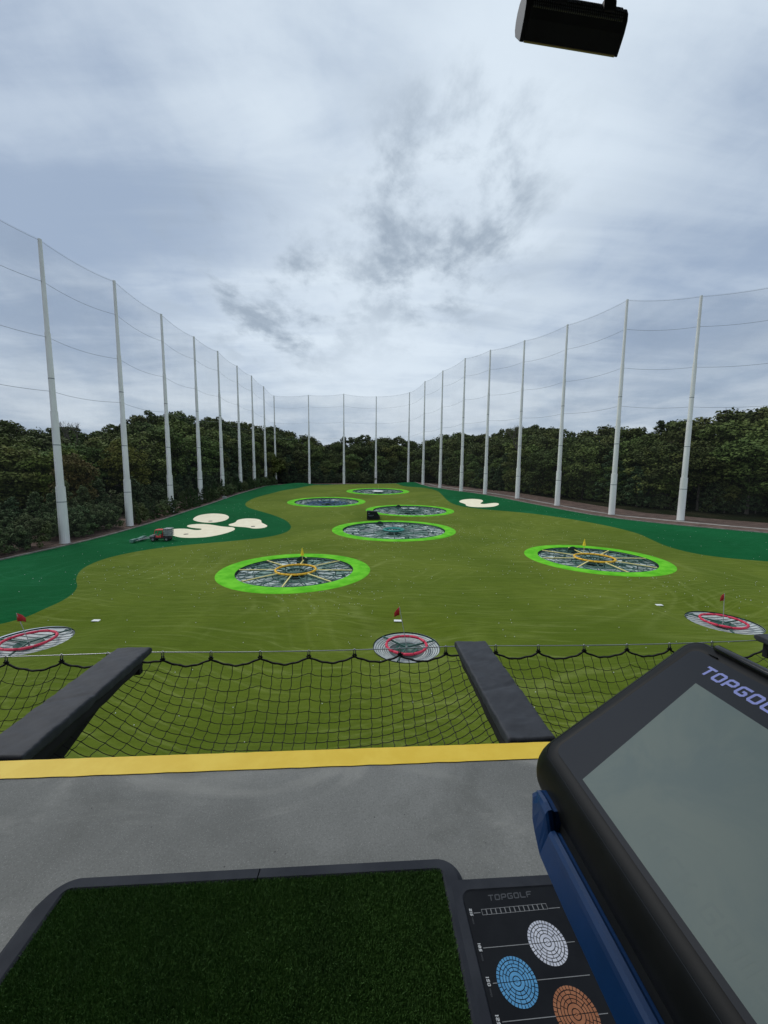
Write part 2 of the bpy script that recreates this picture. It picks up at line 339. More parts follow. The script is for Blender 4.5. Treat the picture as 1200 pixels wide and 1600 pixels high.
# ------------------------------------------------------------------ mesh builder
class MB:
    def __init__(s): s.v = []; s.f = []
    def add(s, vs, fs):
        o = len(s.v); s.v += [tuple(x) for x in vs]; s.f += [tuple(i + o for i in f) for f in fs]; return s
    def box(s, c, d, rz=0):
        cx, cy, cz = c; a, b, e = d[0] / 2, d[1] / 2, d[2] / 2
        vs = []
        for z in (-e, e):
            for x, y in ((-a, -b), (a, -b), (a, b), (-a, b)):
                vs.append((cx + x * math.cos(rz) - y * math.sin(rz), cy + x * math.sin(rz) + y * math.cos(rz), cz + z))
        return s.add(vs, [(3, 2, 1, 0), (4, 5, 6, 7), (0, 1, 5, 4), (1, 2, 6, 5), (2, 3, 7, 6), (3, 0, 4, 7)])
    def tube(s, pts, r, n=6, closed=False, cap=True):
        pts = [Vector(p) for p in pts]; k = len(pts)
        rs = r if isinstance(r, (list, tuple)) else [r] * k
        vs = []; up = None
        for i, p in enumerate(pts):
            if closed: t = pts[(i + 1) % k] - pts[i - 1]
            else: t = pts[min(i + 1, k - 1)] - pts[max(i - 1, 0)]
            t = t.normalized() if t.length > 1e-9 else Vector((0, 0, 1))
            if up is None:
                up = Vector((0, 0, 1)) if abs(t.z) < .9 else Vector((1, 0, 0))
            a = t.cross(up); a = a.normalized() if a.length > 1e-6 else t.orthogonal().normalized()
            b = a.cross(t).normalized(); up = b
            for j in range(n):
                w_ = 2 * math.pi * j / n
                vs.append(p + (a * math.cos(w_) + b * math.sin(w_)) * rs[i])
        fs = []
        for i in range(k if closed else k - 1):
            i2 = (i + 1) % k
            for j in range(n):
                fs.append((i * n + j, i * n + (j + 1) % n, i2 * n + (j + 1) % n, i2 * n + j))
        if not closed and cap:
            fs.append(tuple(range(n))[::-1]); fs.append(tuple((k - 1) * n + j for j in range(n)))
        return s.add(vs, fs)
    def bar(s, a, b, wd, ht):
        a, b = Vector(a), Vector(b); t = (b - a).normalized()
        x = t.cross(Vector((0, 0, 1))); x = x.normalized() if x.length > 1e-6 else Vector((1, 0, 0)); y = x.cross(t)
        vs = []
        for p in (a, b):
            for i, j in ((-1, -1), (1, -1), (1, 1), (-1, 1)): vs.append(p + x * i * wd / 2 + y * j * ht / 2)
        return s.add(vs, [(0, 1, 2, 3)[::-1], (4, 5, 6, 7), (0, 1, 5, 4), (1, 2, 6, 5), (2, 3, 7, 6), (3, 0, 4, 7)])
    def cyl(s, c, r, h, n=16, r2=None, axis=2):
        r2 = r if r2 is None else r2; vs = []
        for z, rr in ((0, r), (h, r2)):
            for j in range(n):
                a = 2 * math.pi * j / n; p = [rr * math.cos(a), rr * math.sin(a), z]
                if axis == 0: p = [p[2], p[0], p[1]]
                if axis == 1: p = [p[0], p[2], p[1]]
                vs.append((c[0] + p[0], c[1] + p[1], c[2] + p[2]))
        fs = [(j, (j + 1) % n, n + (j + 1) % n, n + j) for j in range(n)] + [tuple(range(n))[::-1], tuple(range(n, 2 * n))]
        return s.add(vs, fs)
    def rings(s, rings, cap0=True, cap1=True):
        n = len(rings[0]); vs = [p for r in rings for p in r]; fs = []
        for i in range(len(rings) - 1):
            for j in range(n): fs.append((i * n + j, i * n + (j + 1) % n, (i + 1) * n + (j + 1) % n, (i + 1) * n + j))
        if cap0: fs.append(tuple(range(n))[::-1])
        if cap1: fs.append(tuple((len(rings) - 1) * n + j for j in range(n)))
        return s.add(vs, fs)
    def ngon(s, pts): return s.add(pts, [tuple(range(len(pts)))])
    def prism(s, pts2, z0, z1):
        return s.rings([[(x, y, z0) for x, y in pts2], [(x, y, z1) for x, y in pts2]])
    def build(s, name, m_, parent=None, off=(0, 0, 0), smooth=False, bevel=0, seg=2, fixn=False):
        me = bpy.data.meshes.new(name)
        o_ = off
        me.from_pydata([(x - o_[0], y - o_[1], z - o_[2]) for x, y, z in s.v], [], s.f)
        if bevel or fixn:
            bm = bmesh.new(); bm.from_mesh(me)
            bmesh.ops.recalc_face_normals(bm, faces=bm.faces)
            if bevel:
                ed = [e for e in bm.edges if len(e.link_faces) == 2 and e.calc_face_angle(0) > .5]
                bmesh.ops.bevel(bm, geom=ed, offset=bevel, segments=seg, affect='EDGES', profile=.5)
            bm.to_mesh(me); bm.free()
        me.materials.append(M[m_] if isinstance(m_, str) else m_)
        if smooth:
            me.polygons.foreach_set('use_smooth', [True] * len(me.polygons))
        ob = bpy.data.objects.new(name, me); COL.objects.link(ob)
        if parent: ob.parent = parent
        return ob

def tag(o, label=None, cat=None, group=None, kind=None):
    if label: o['label'] = label
    if cat: o['category'] = cat
    if group: o['group'] = group
    if kind: o['kind'] = kind
    return o
def thing(name, loc, rz, label, cat, group=None):
    o = bpy.data.objects.new(name, None); COL.objects.link(o); o.location = loc; o.rotation_euler = (0, 0, rz)
    o.empty_display_size = .2
    return tag(o, label, cat, group)
def copy_tree(src, parent=None):
    c = src.copy(); COL.objects.link(c)
    if parent: c.parent = parent
    for ch in list(src.children): copy_tree(ch, c)
    return c

# bay frame: L to the right, F towards the field, z up; turned 3.5 degrees from the camera heading
TH = rad(3.5)
def DW(L, F, z=0): return Vector((L * math.cos(TH) - F * math.sin(TH), L * math.sin(TH) + F * math.cos(TH), z))
DECK = 10.5
def dthing(name, L, F, z, label, cat, group=None):
    return thing(name, DW(L, F, z), TH, label, cat, group), (L, F, z)
def dstruct(mb, name, m_, **k):
    o = mb.build(name, m_, **k); o.rotation_euler = (0, 0, TH); tag(o, kind='structure'); return o

# ------------------------------------------------------------------ terrain
def S(t): t = min(1, max(0, t)); return t * t * (3 - 2 * t)
def base_z(x, y):
    return 4.3 * S((y - 45) / 130.) + 0.014 * min(90, max(-90, x)) * S((y - 30) / 40.)
# name, x, y, outer radius, pit radius, slope
BIG = [('Y1', -10.5, 45.0, 8.9, 6.85, .0), ('Y2', 28.7, 51.4, 9.0, 7.2, .004), ('G', 1.9, 73.3, 11.8, 9.8, .012),
       ('W', 6.6, 98.5, 11.3, 9.4, .026), ('B', -17.3, 116.0, 11.7, 9.6, .045), ('F', -2.4, 147.0, 12.0, 9.7, .048)]
RED = [(1.7, 26.4, 2.4), (-25.9, 26.9, 2.65), (29.0, 31.6, 2.6)]
PADZ = [base_z(b[1], b[2]) for b in BIG]
def gz(x, y):
    z = base_z(x, y)
    z += 1.6 * math.exp(-((x + 41) / 9) ** 2 - ((y - 186) / 13) ** 2) + 1.3 * math.exp(-((x - 13) / 9) ** 2 - ((y - 192) / 10) ** 2)
    z += .34 * noise.noise(Vector((x * .05, y * .05, 3.3))) * S((y - 5) / 20)
    for (nm, cx, cy, ro, ri, s), pz in sorted(zip(BIG, PADZ), key=lambda q_: q_[0][3] - math.hypot(x - q_[0][1], y - q_[0][2])):
        d = math.hypot(x - cx, y - cy)
        if d < ro + 5:
            k = 1 - S((d - ro - .3) / 4.7)
            z = z * (1 - k) + (pz + s * (y - cy)) * k
    for cx, cy, r in RED:
        d = math.hypot(x - cx, y - cy)
        if d < r + 3.4: z -= .60 * (1 - S((d - r) / 3.4))
    return z

FIELD = [(-50, 3), (-50, 25), (-50, 49), (-49.6, 60), (-49.6, 74), (-50.2, 91), (-50.4, 105), (-51.2, 122), (-52, 137), (-53, 155), (-54.5, 172), (-56.5, 190),
         (-57, 206), (-40, 207.5), (-22, 207), (-5, 207.5), (13, 205.5), (16.5, 190), (21.5, 165), (27, 146), (33, 134.5), (38.6, 117), (44.6, 100),
         (50, 85.5), (57, 77.5), (64, 71.5), (75, 63), (90, 53), (104, 40), (110, 22), (112, 3)]
LIGHT = [(-48.9, 3), (-40, 14), (-34.5, 22.5), (-31.2, 27.4), (-29.9, 28.9), (-28.8, 31.0), (-29.0, 34.2), (-30.6, 37.5), (-33.3, 40.5), (-36.1, 44.7), (-37.5, 48.8), (-37.4, 52.7),
         (-34.8, 57.0), (-30.4, 60.0), (-23.8, 63.4), (-19.0, 67.2), (-17.6, 73.3), (-20.5, 82.0), (-26.1, 91), (-33.1, 98.8), (-37.6, 104.6), (-41.5, 114), (-43.0, 126.4),
         (-41.6, 138.0), (-40.2, 152), (-38.0, 164), (-34.0, 176), (-30.0, 190), (-28.0, 205.5), (-14, 206), (2.5, 206), (6.0, 192), (8.9, 177), (16.5, 163), (20.5, 149.7), (19.7, 129.0), (19.4, 114.2),
         (21.3, 106.1), (24.8, 101.0), (31.5, 95.6), (37.4, 90.0), (42.0, 82.5), (45.2, 75.6), (46.2, 69.1), (44.9, 63.7), (43.8, 58.7), (44.4, 54.3), (46.9, 51.5), (51, 49.4), (57, 47.4), (70, 43), (85, 35), (98, 22), (104, 3)]
SAND = [[(-44.4, 89.4), (-44.6, 92.6), (-42.5, 94.6), (-38.6, 93.2), (-35.8, 88.8), (-35.4, 84.6), (-37.2, 82.4), (-40.6, 83.7), (-43.2, 86)],
        [(-42.4, 74.6), (-41.3, 76.0), (-39.2, 75.9), (-37.0, 74.2), (-35.7, 74.2), (-36.2, 75.8), (-38.3, 76.6), (-40.0, 77.8), (-41.1, 79.2), (-41.0, 80.9), (-39.2, 81.6), (-36.5, 80.6), (-33.1, 77.8),
         (-30.4, 76.7), (-28.9, 74.3), (-28.8, 71.1), (-29.7, 68.1), (-31.1, 66.0), (-34.0, 65.6), (-36.6, 66.8), (-40.0, 70.8)],
        [(-32.9, 80.2), (-32.0, 82.3), (-33.0, 85.6), (-31.5, 87.4), (-28.6, 86.3), (-26.9, 83.9), (-26.2, 81.3), (-24.6, 79.0), (-23.3, 76.7), (-23.8, 74.7), (-25.6, 74.4), (-27.2, 76.0), (-29.5, 77.0), (-31.6, 78.2)],
        [(22.2, 114.9), (24.0, 118.9), (27.2, 120.4), (29.9, 118.4), (29.9, 115.0), (27.6, 110.9), (28.4, 109.2), (31.1, 111.0), (32.9, 110.9), (32.6, 108.2), (30.4, 104.8), (27.7, 103.7), (24.2, 104.5), (22.9, 107.3), (23.6, 110.7)]]
def chaikin(p, it=2, closed=True):
    for _ in range(it):
        q = []
        for i in range(len(p)):
            a, b = p[i], p[(i + 1) % len(p)]
            q += [(a[0] * .75 + b[0] * .25, a[1] * .75 + b[1] * .25), (a[0] * .25 + b[0] * .75, a[1] * .25 + b[1] * .75)]
        p = q
    return p
def offset(poly, dist):      # outward offset of a clockwise-or-ccw polygon by vertex normals
    n = len(poly); A = sum(poly[i][0] * poly[(i + 1) % n][1] - poly[(i + 1) % n][0] * poly[i][1] for i in range(n)); sg = 1 if A > 0 else -1
    out = []
    for i in range(n):
        a, b = Vector(poly[i - 1]), Vector(poly[(i + 1) % n]); t = (b - a).normalized()
        out.append((poly[i][0] + sg * t.y * dist, poly[i][1] - sg * t.x * dist))
    return out
def circle(cx, cy, r, n): return [(cx + r * math.cos(2 * math.pi * i / n), cy + r * math.sin(2 * math.pi * i / n)) for i in range(n)]

F_ = chaikin(FIELD, 1); L_ = chaikin(LIGHT, 2); SD = [chaikin(s, 2) for s in SAND]
MU_ = offset(FIELD, 15.0)
P1_ = offset(FIELD, 4.6); P2_ = offset(FIELD, 6.0)
NB = 96
pts = []; edges = []
def loop(pl):
    o = len(pts); pts.extend(Vector(p) for p in pl)
    edges.extend((o + i, o + (i + 1) % len(pl)) for i in range(len(pl)))
HOLES = [(b[1], b[2], b[3]) for b in BIG] + [(a, b, c) for a, b, c in RED]
for l in (F_, L_, MU_, *SD): loop(l)
for b in BIG: loop(circle(b[1], b[2], b[3], NB))
for a, b, c in RED:
    loop(circle(a, b, c, 64))
    for k in (1.0, 1.9, 2.8): pts.extend(Vector(p) for p in circle(a, b, c + k, 32))
for i in range(-28, 48):
    for j in range(1, 84):
        x, y = i * 2.5 + random.uniform(-.4, .4), j * 2.5 + random.uniform(-.4, .4)
        if min(math.hypot(x - h[0], y - h[1]) - h[2] for h in HOLES) > .7: pts.append(Vector((x, y)))
for i in range(-22, 24):
    for j in range(-3, 30):
        x, y = i * 12 + 3, j * 12 + 2
        if not (-68 < x < 116 and 2 < y < 210): pts.append(Vector((x, y)))
for R_ in (420, 700, 1100, 1900, 3000): pts.extend(Vector(p) for p in circle(0, 60, R_, 28))
vo, eo, fo, ov, oe, of = delaunay_2d_cdt(pts, edges, [], 0, 1e-4)
def inside(poly):
    a = np.array(poly)
    def fn(X, Y):
        res = np.zeros(len(X), bool); n = len(a)
        for i in range(n):
            x1, y1 = a[i]; x2, y2 = a[(i + 1) % n]
            if y1 == y2: continue
            c = ((y1 > Y) != (y2 > Y)) & (X < (x2 - x1) * (Y - y1) / (y2 - y1) + x1)
            res ^= c
        return res
    return fn
V2 = np.array([(v[0], v[1]) for v in vo])
tris = [f for f in fo if len(f) == 3]
T = np.array(tris); cen = V2[T].mean(axis=1); X, Y = cen[:, 0], cen[:, 1]
cls = np.zeros(len(T), int)                      # 0 ground
cls[inside(MU_)(X, Y)] = 1
fin = inside(F_)(X, Y); cls[fin] = 2
cls[fin & inside(L_)(X, Y)] = 3
for k, s in enumerate(SD): cls[inside(s)(X, Y)] = 4 + k
for h in HOLES: cls[(X - h[0]) ** 2 + (Y - h[1]) ** 2 < (h[2] * .999) ** 2] = -1
VZ = [gz(x, y) for x, y in V2]
def region(k, name, m_, dz=0):
    t = T[cls == k]; u, inv = np.unique(t, return_inverse=True); inv = inv.reshape(t.shape)
    me = bpy.data.meshes.new(name)
    me.from_pydata([(float(V2[i][0]), float(V2[i][1]), VZ[i] + dz) for i in u], [], [tuple(int(q_) for q_ in r) for r in inv])
    bm = bmesh.new(); bm.from_mesh(me); bmesh.ops.recalc_face_normals(bm, faces=bm.faces)
    if sum(f.normal.z for f in bm.faces) < 0: bmesh.ops.reverse_faces(bm, faces=bm.faces)
    bm.to_mesh(me); bm.free()
    me.polygons.foreach_set('use_smooth', [True] * len(me.polygons)); me.materials.append(M[m_])
    o = bpy.data.objects.new(name, me); COL.objects.link(o); tag(o, kind='structure'); return o
region(0, 'ground', 'forest_floor'); region(1, 'mulch_bed', 'mulch')
region(2, 'rough_turf', 'turf_dark'); region(3, 'fairway_turf', 'turf_light')
for k in range(4): region(4 + k, 'sand_trap', 'sand_turf')

def strip(name, loopA, loopB, dz, m_, rng, closed=False):
    mb = MB(); n = len(loopA); vs = []; fs = []
    for i in rng:
        for p in (loopA[i % n], loopB[i % n]): vs.append((p[0], p[1], gz(*p) + dz))
    k = len(vs) // 2
    fs = [(2 * i, 2 * i + 1, 2 * i + 3, 2 * i + 2) for i in range(k - 1)]
    mb.add(vs, fs); o = mb.build(name, m_, fixn=True); tag(o, kind='structure'); return o
# kerb round the playing field: a real step
Fd = F_
inner_k = offset(Fd, .02); outer_k = offset(Fd, .34)
kb = MB(); n = len(Fd); rr = []
for i in range(n):
    a, b = inner_k[i], outer_k[i]; za, zb = gz(*a), gz(*b)
    rr.append([(a[0], a[1], za - .2), (b[0], b[1], zb - .2), (b[0], b[1], zb + .14), (a[0], a[1], za + .14)])
kb.rings(rr + [rr[0]], False, False)
tag(kb.build('kerb', 'kerb', fixn=True), kind='structure')
# pale service path in the mulch on the right
def dens(p, k):
    q = []
    for i in range(len(p) - 1):
        for j in range(k): t = j / k; q.append((p[i][0] * (1 - t) + p[i + 1][0] * t, p[i][1] * (1 - t) + p[i + 1][1] * t))
    return q
pa = dens(P1_[16:30], 8); pb = dens(P2_[16:30], 8)
pa = [(x + .35 * noise.noise(Vector((i * .4, 0, 0))), y) for i, (x, y) in enumerate(pa)]
strip('service_path', pa, pb, .03, 'gravel_path', range(len(pa)))

# ------------------------------------------------------------------ big pit targets
def torus_pts(r, n, z=0, ph=0): return [(r * math.cos(2 * math.pi * i / n + ph), r * math.sin(2 * math.pi * i / n + ph), z) for i in range(n)]
def big_target(b, label, kind, panel_mat):
    nm, cx, cy, ro, ri, sl_ = b; pz = base_z(cx, cy)
    t = thing('pit_target', (cx, cy, pz), 0, label, 'target', 'large round pit targets with lime green turf rims')
    t.rotation_euler = (math.atan(sl_), 0, 0)
    rng = random.Random(nm)
    A = math.pi * 2
    # lime rim
    mb = MB(); rs = []
    for r, z in ((ro, 0), (ro - .05, .035), ((ro + ri) / 2, .06), (ri + .05, .03), (ri, 0), (ri, -.9)):
        rs.append([(x, y, z_) for x, y, z_ in torus_pts(r, NB, z)])
    mb2 = MB(); mb2.rings(rs[:5], False, False).build('turf_rim', 'lime_turf', t, fixn=True, smooth=True)
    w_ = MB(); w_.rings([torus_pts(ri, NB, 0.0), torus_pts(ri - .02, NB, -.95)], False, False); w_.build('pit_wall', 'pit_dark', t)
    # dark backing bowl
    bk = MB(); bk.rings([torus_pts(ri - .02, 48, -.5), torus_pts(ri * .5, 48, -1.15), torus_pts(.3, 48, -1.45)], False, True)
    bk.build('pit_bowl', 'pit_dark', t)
    # floor panels, sectors with gaps
    ns = 16
    rads = [(.985, .70), (.685, .40), (.385, .16)] if kind != 'far' else [(.98, .6), (.58, .2)]
    def fz(fr): return -.34 - .62 * (1 - fr)
    meshes = {}
    for ri_, (fa, fb) in enumerate(rads):
        for s in range(ns):
            a0, a1 = A * (s + .03) / ns, A * (s + .97) / ns
            mb = MB(); vs = []
            for f in (fa, fb):
                for k in range(4):
                    a = a0 + (a1 - a0) * k / 3; vs.append((ri * f * math.cos(a), ri * f * math.sin(a), fz(f) + .02 * rng.random()))
            mb.add(vs, [(k, k + 1, k + 5, k + 4) for k in range(3)])
            # ribs of the collecting tray
            m_ = panel_mat if rng.random() < .72 else 'pit_panel_green'
            if ri_ == 2: m_ = 'pit_panel_green'
            mb.build('floor_panel', m_, t, fixn=True)
    # dark trusses
    for s in range(ns):
        a = A * (s + .5 * (s % 2) * 0) / ns
        mb = MB(); mb.bar((ri * .12 * math.cos(a), ri * .12 * math.sin(a), -.24), (ri * .99 * math.cos(a), ri * .99 * math.sin(a), -.06), .10, .10)
        mb.build('truss_spoke', 'steel_green', t)
    for f, z in ((.95, -.08), (.72, -.12), (.40, -.2)):
        MB().tube([(x, y, z) for x, y, _ in torus_pts(ri * f, ns * 2, z)], .05, 4, closed=True).build('truss_ring', 'steel_green', t)
    # zigzag lattice + struts
    lat = MB()
    for s in range(ns * 2):
        a = A * s / (ns * 2); a2 = A * (s + 1) / (ns * 2)
        f1, f2 = (.95, .72) if s % 2 else (.72, .95)
        lat.bar((ri * f1 * math.cos(a), ri * f1 * math.sin(a), -.1), (ri * f2 * math.cos(a2), ri * f2 * math.sin(a2), -.1), .06, .06)
        f1, f2 = (.72, .52) if s % 2 else (.52, .72)
        lat.bar((ri * f1 * math.cos(a), ri * f1 * math.sin(a), -.14), (ri * f2 * math.cos(a2), ri * f2 * math.sin(a2), -.14), .05, .05)
        f1, f2 = (.95, .72)
        lat.bar((ri * .84 * math.cos(a), ri * .84 * math.sin(a), -.10), (ri * .84 * math.cos(a), ri * .84 * math.sin(a), -.40), .05, .05)
    lat.build('lattice', 'steel_green', t)
    # equipment boxes and the round drum at the far side
    for k in range(10 if kind == 'yellow' else 14):
        a = rng.uniform(0, A); f = rng.uniform(.45, .9)
        MB().box((ri * f * math.cos(a), ri * f * math.sin(a), -.2), (.35, .3, .3), a).build('junction_box', 'steel_green', t, bevel=.03)
    dx = -.05 * ri if kind in ('yellow',) else -.28 * ri
    if kind in ('yellow', 'green', 'white'):
        MB().cyl((dx, ri * .74, -.25), .75, .12, 20, axis=1).cyl((dx, ri * .74 - .06, -.25), .5, .06, 16, axis=1).build('round_fan', 'pit_dark', t, bevel=.02)
    # centre
    MB().tube(torus_pts(ri * .16, 32, -.1), .10, 8, closed=True).build('hub_ring', 'teal' if kind == 'green' else 'steel_green', t, smooth=True)
    MB().cyl((0, 0, -.55), ri * .10, .3, 16, ri * .08).build('hub', 'steel_green', t, bevel=.03)
    if kind == 'yellow':
        r_ = ri * .345
        for k in range(24):      # padded segments of the ring
            a0, a1 = A * k / 24, A * (k + .97) / 24
            MB().tube([(r_ * math.cos(a0 + (a1 - a0) * j / 3), r_ * math.sin(a0 + (a1 - a0) * j / 3), .06) for j in range(4)], .13, 8).build('ring_pad', 'yellow_pad', t, smooth=True)
        for k in range(8):
            a = A * (k - 2) / 8 + .02
            MB().bar((r_ * 1.04 * math.cos(a), r_ * 1.04 * math.sin(a), .04), (ri * .985 * math.cos(a), ri * .985 * math.sin(a), .0), .14, .10).build('divider', 'pale_yellow', t, bevel=.02)
        for k in range(8):
            a = A * k / 8; MB().cyl((r_ * math.cos(a), r_ * math.sin(a), -.75), .05, .8, 8).build('ring_post', 'steel_green', t)
        fx = .0 if nm == 'Y1' else .6
        MB().cyl((fx, ri * .55, -.5), .035, 2.3, 8).build('flag_pole', 'pale_yellow', t)
        fl = MB(); fl.rings([[(fx + .24 * math.cos(A * j / 8), ri * .55 + .24 * math.sin(A * j / 8), .95) for j in range(8)],
                             [(fx + .02 * math.cos(A * j / 8), ri * .55 + .02 * math.sin(A * j / 8), 1.95) for j in range(8)]]); fl.build('flag', 'flag_yellow', t)
    elif kind == 'green':
        MB().tube(torus_pts(ri * .20, 40, .0), .12, 8, closed=True).build('centre_ring', 'teal', t, smooth=True)
    elif kind == 'white':
        MB().tube(torus_pts(ri * .24, 40, .0), .09, 8, closed=True).build('centre_ring', 'steel_green', t, smooth=True)
    elif kind == 'blue':
        MB().tube(torus_pts(ri * .22, 40, .0), .09, 8, closed=True).build('centre_ring', 'pit_panel_blue', t, smooth=True)
    elif kind == 'far':
        MB().cyl((0, 0, -.02), ri * .22, .08, 40).build('centre_disc', 'white_paint', t, bevel=.02)
        MB().cyl((0, ri * .9, -.3), .04, 2.0, 6).build('flag_pole', 'pale_yellow', t)
    return t
big_target(BIG[0], 'left of the two yellow-ringed pit targets, nearest large lime rimmed pit', 'yellow', 'pit_panel')
big_target(BIG[1], 'right of the two yellow-ringed pit targets, on the right side of the turf', 'yellow', 'pit_panel')
big_target(BIG[2], 'wide lime rimmed pit target with teal centre ring, in front of the black cabinet', 'green', 'pit_panel')
big_target(BIG[3], 'lime rimmed pit target directly behind and right of the black cabinet', 'white', 'pit_panel')
big_target(BIG[4], 'lime rimmed pit target with blue tinted centre, far left of the middle', 'blue', 'pit_panel')
big_target(BIG[5], 'farthest pit target with a white centre disc near the back net', 'far', 'pit_panel')
for o in list(COL.objects):
    if o.name.startswith('pit_target') and 'blue tinted' in o['label']:
        for c in list(o.children):
            if c.name.startswith('floor_panel') and math.hypot(*c.data.vertices[4].co[:2]) < 6.4: c.data.materials[0] = M['pit_panel_blue'] if hash(c.name) % 2 or True else None

# ------------------------------------------------------------------ red targets
def red_target(cx, cy, r, label, lean, ph, conc=False):
    z0 = gz(cx + r, cy)
    t = thing('hole_target', (cx, cy, z0), 0, label, 'target', 'small red ringed hole targets nearest the deck')
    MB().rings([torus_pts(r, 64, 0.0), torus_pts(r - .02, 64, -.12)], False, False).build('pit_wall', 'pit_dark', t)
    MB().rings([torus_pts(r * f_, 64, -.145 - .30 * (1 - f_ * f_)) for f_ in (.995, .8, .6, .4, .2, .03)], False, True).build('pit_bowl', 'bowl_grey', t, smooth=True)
    ns = 12
    if conc:
        for k in range(7):
            ra, rb3 = r * (.975 - .066 * k), r * (.975 - .066 * k - .042); vs = []
            for j in range(49):
                a = math.pi * 2 * j / 48 + .01
                for q_, dz_ in ((ra, 0), (rb3, 0), (rb3, -.04), (ra, -.04)): vs.append((q_ * math.cos(a), q_ * math.sin(a), -.10 + dz_ - .30 * (1 - (q_ / r) ** 2)))
            MB().add(vs, [(4 * j + e_, 4 * j + (e_ + 1) % 4, 4 * j + 4 + (e_ + 1) % 4, 4 * j + 4 + e_) for j in range(48) for e_ in range(4)]).build('slat', 'slat_white', t, fixn=True)
    for k in range(0 if conc else ns):           # pale slats of the collecting grid, curved with the bowl
        y0 = -r * .96 + 2 * r * .96 * (k + .15) / ns; y1 = -r * .96 + 2 * r * .96 * (k + .85) / ns
        ym = max(abs(y0), abs(y1)); hx = math.sqrt(max(.02, (r * .97) ** 2 - ym * ym))
        vs = []
        for j in range(9):
            x = -hx + 2 * hx * j / 8
            for y in (y0, y1):
                z = -.10 - .30 * (1 - (x * x + y * y) / (r * r)); vs.append((x, y, z))
            for y in (y0, y1):
                z = -.14 - .30 * (1 - (x * x + y * y) / (r * r)); vs.append((x, y, z))
        fs = []
        for j in range(8):
            a = 4 * j; fs += [(a, a + 1, a + 5, a + 4), (a + 2, a + 6, a + 7, a + 3), (a, a + 4, a + 6, a + 2), (a + 1, a + 3, a + 7, a + 5)]
        MB().add(vs, fs).build('slat', 'slat_white', t, fixn=True)
    rr_ = r * .60; nseg = 12
    for k in range(nseg):
        a0, a1 = 2 * math.pi * (k + .02) / nseg + ph, 2 * math.pi * (k + .98) / nseg + ph
        p = [(rr_ * math.cos(a0 + (a1 - a0) * j / 4), rr_ * math.sin(a0 + (a1 - a0) * j / 4), .10 + .012 * math.sin(k * 2.1)) for j in range(5)]
        MB().tube(p, [.085, .098, .10, .098, .085], 9).build('ring_pad', 'red_pad', t, smooth=True)
    MB().rings([torus_pts(rr_ * .55, 32, -.16), torus_pts(rr_ * .2, 32, -.42)], False, True).build('centre_funnel', 'steel_green', t)
    for a in (ph + .12, ph + 2.1, ph + 4.1):
        MB().bar((0, 0, -.08), (r * .97 * math.cos(a), r * .97 * math.sin(a), .0), .09, .09).build('cross_beam', 'steel_green', t)
    MB().cyl((0, 0, -.5), .07, .5, 12).build('hub', 'box_pale', t)
    top = Vector((lean[0], lean[1], lean[4])); MB().tube([(0, 0, 0), top], .026, 6).build('flag_pole', 'box_pale', t)
    fl = MB(); vs = []
    for j in range(7):
        for k in range(3):
            u = j / 6
            vs.append((top.x * (1 - k * .0) + (lean[2] * .36) * u, top.y + .10 * math.sin(u * 5) * u, lean[4] - .62 * k / 2 * (1 - .5 * u) - .10 * u - lean[3] * u))
    fl.add(vs, [(3 * j + k, 3 * j + k + 1, 3 * j + k + 4, 3 * j + k + 3) for j in range(6) for k in range(2)])
    fo_ = fl.build('flag', 'flag_red', t, smooth=True)
    so_ = fo_.modifiers.new('thickness', 'SOLIDIFY'); so_.thickness = .012
    return t
red_target(*RED[0], 'red ringed hole target in the middle, just beyond the net cable', (-.55, -.1, -1.0, .30, 2.95), .3, True)
red_target(*RED[1], 'red ringed hole target cut by the left edge, behind the left padded arm', (-.5, -.2, 2.0, .20, 2.2), .9)
red_target(*RED[2], 'red ringed hole target at far right with upright red flag on white pole', (-.16, 0, -1.1, .25, 2.5), .15)

# small white yardage plates lying on the turf
for (x, y), l in (((-23.4, 30.2), 'small white plate on the turf behind the left red target'), ((1.2, 30.3), 'small white plate on the turf just behind the middle red target flag'), ((25.7, 34.7), 'small white plate on the turf behind the right red target')):
    o = MB().box((0, 0, .04), (.62, .34, .06)).build('ground_plate', 'white_paint', bevel=.015)
    o.location = (x, y, gz(x, y)); tag(o, l, 'ground plate', 'white plates on the turf')
# small dark cup markers on the sand traps
for i, (x, y) in enumerate(((-38.5, 84.6), (-36.2, 69.5), (-26.4, 76.8))):
    lb = ['small dark cup in the uppermost of the left cream bunkers', 'small dark cup in the largest left cream bunker', 'small dark cup in the right-hand of the left cream bunkers'][i]
    o = MB().cyl((0, 0, 0), .42, .05, 16).cyl((0, 0, .05), .25, .03, 12).build('cup_marker', 'kerb', bevel=.01); o.location = (x, y, gz(x, y) + .01)
    tag(o, lb, 'cup marker', 'cup markers in the cream bunkers')

# golf balls lying about
bm_ = bmesh.new(); bmesh.ops.create_icosphere(bm_, subdivisions=1, radius=1)
iv = np.array([v.co[:] for v in bm_.verts]); it_ = [tuple(v.index for v in f.verts) for f in bm_.faces]; bm_.free()
fin_f = inside(F_)
mb = MB(); cnt = 0
rb_ = random.Random(5)
while cnt < 1100:
    if rb_.random() < .45:
        c = rb_.choice([(-8, 38), (0, 60), (20, 62), (12, 50), (25, 44), (-20, 40), (-30, 45), (6, 84), (-5, 36), (14, 70), (-22, 55), (30, 40)])
        x, y = rb_.gauss(c[0], 5), rb_.gauss(c[1], 4)
    else: x, y = rb_.uniform(-46, 70), rb_.uniform(14, 120)
    if not fin_f(np.array([x]), np.array([y]))[0] or min(math.hypot(x - h[0], y - h[1]) - h[2] for h in HOLES) < .3: continue
    r = .028; z = gz(x, y) + r
    mb.add([(x + a * r, y + b * r, z + c_ * r) for a, b, c_ in iv], it_); cnt += 1
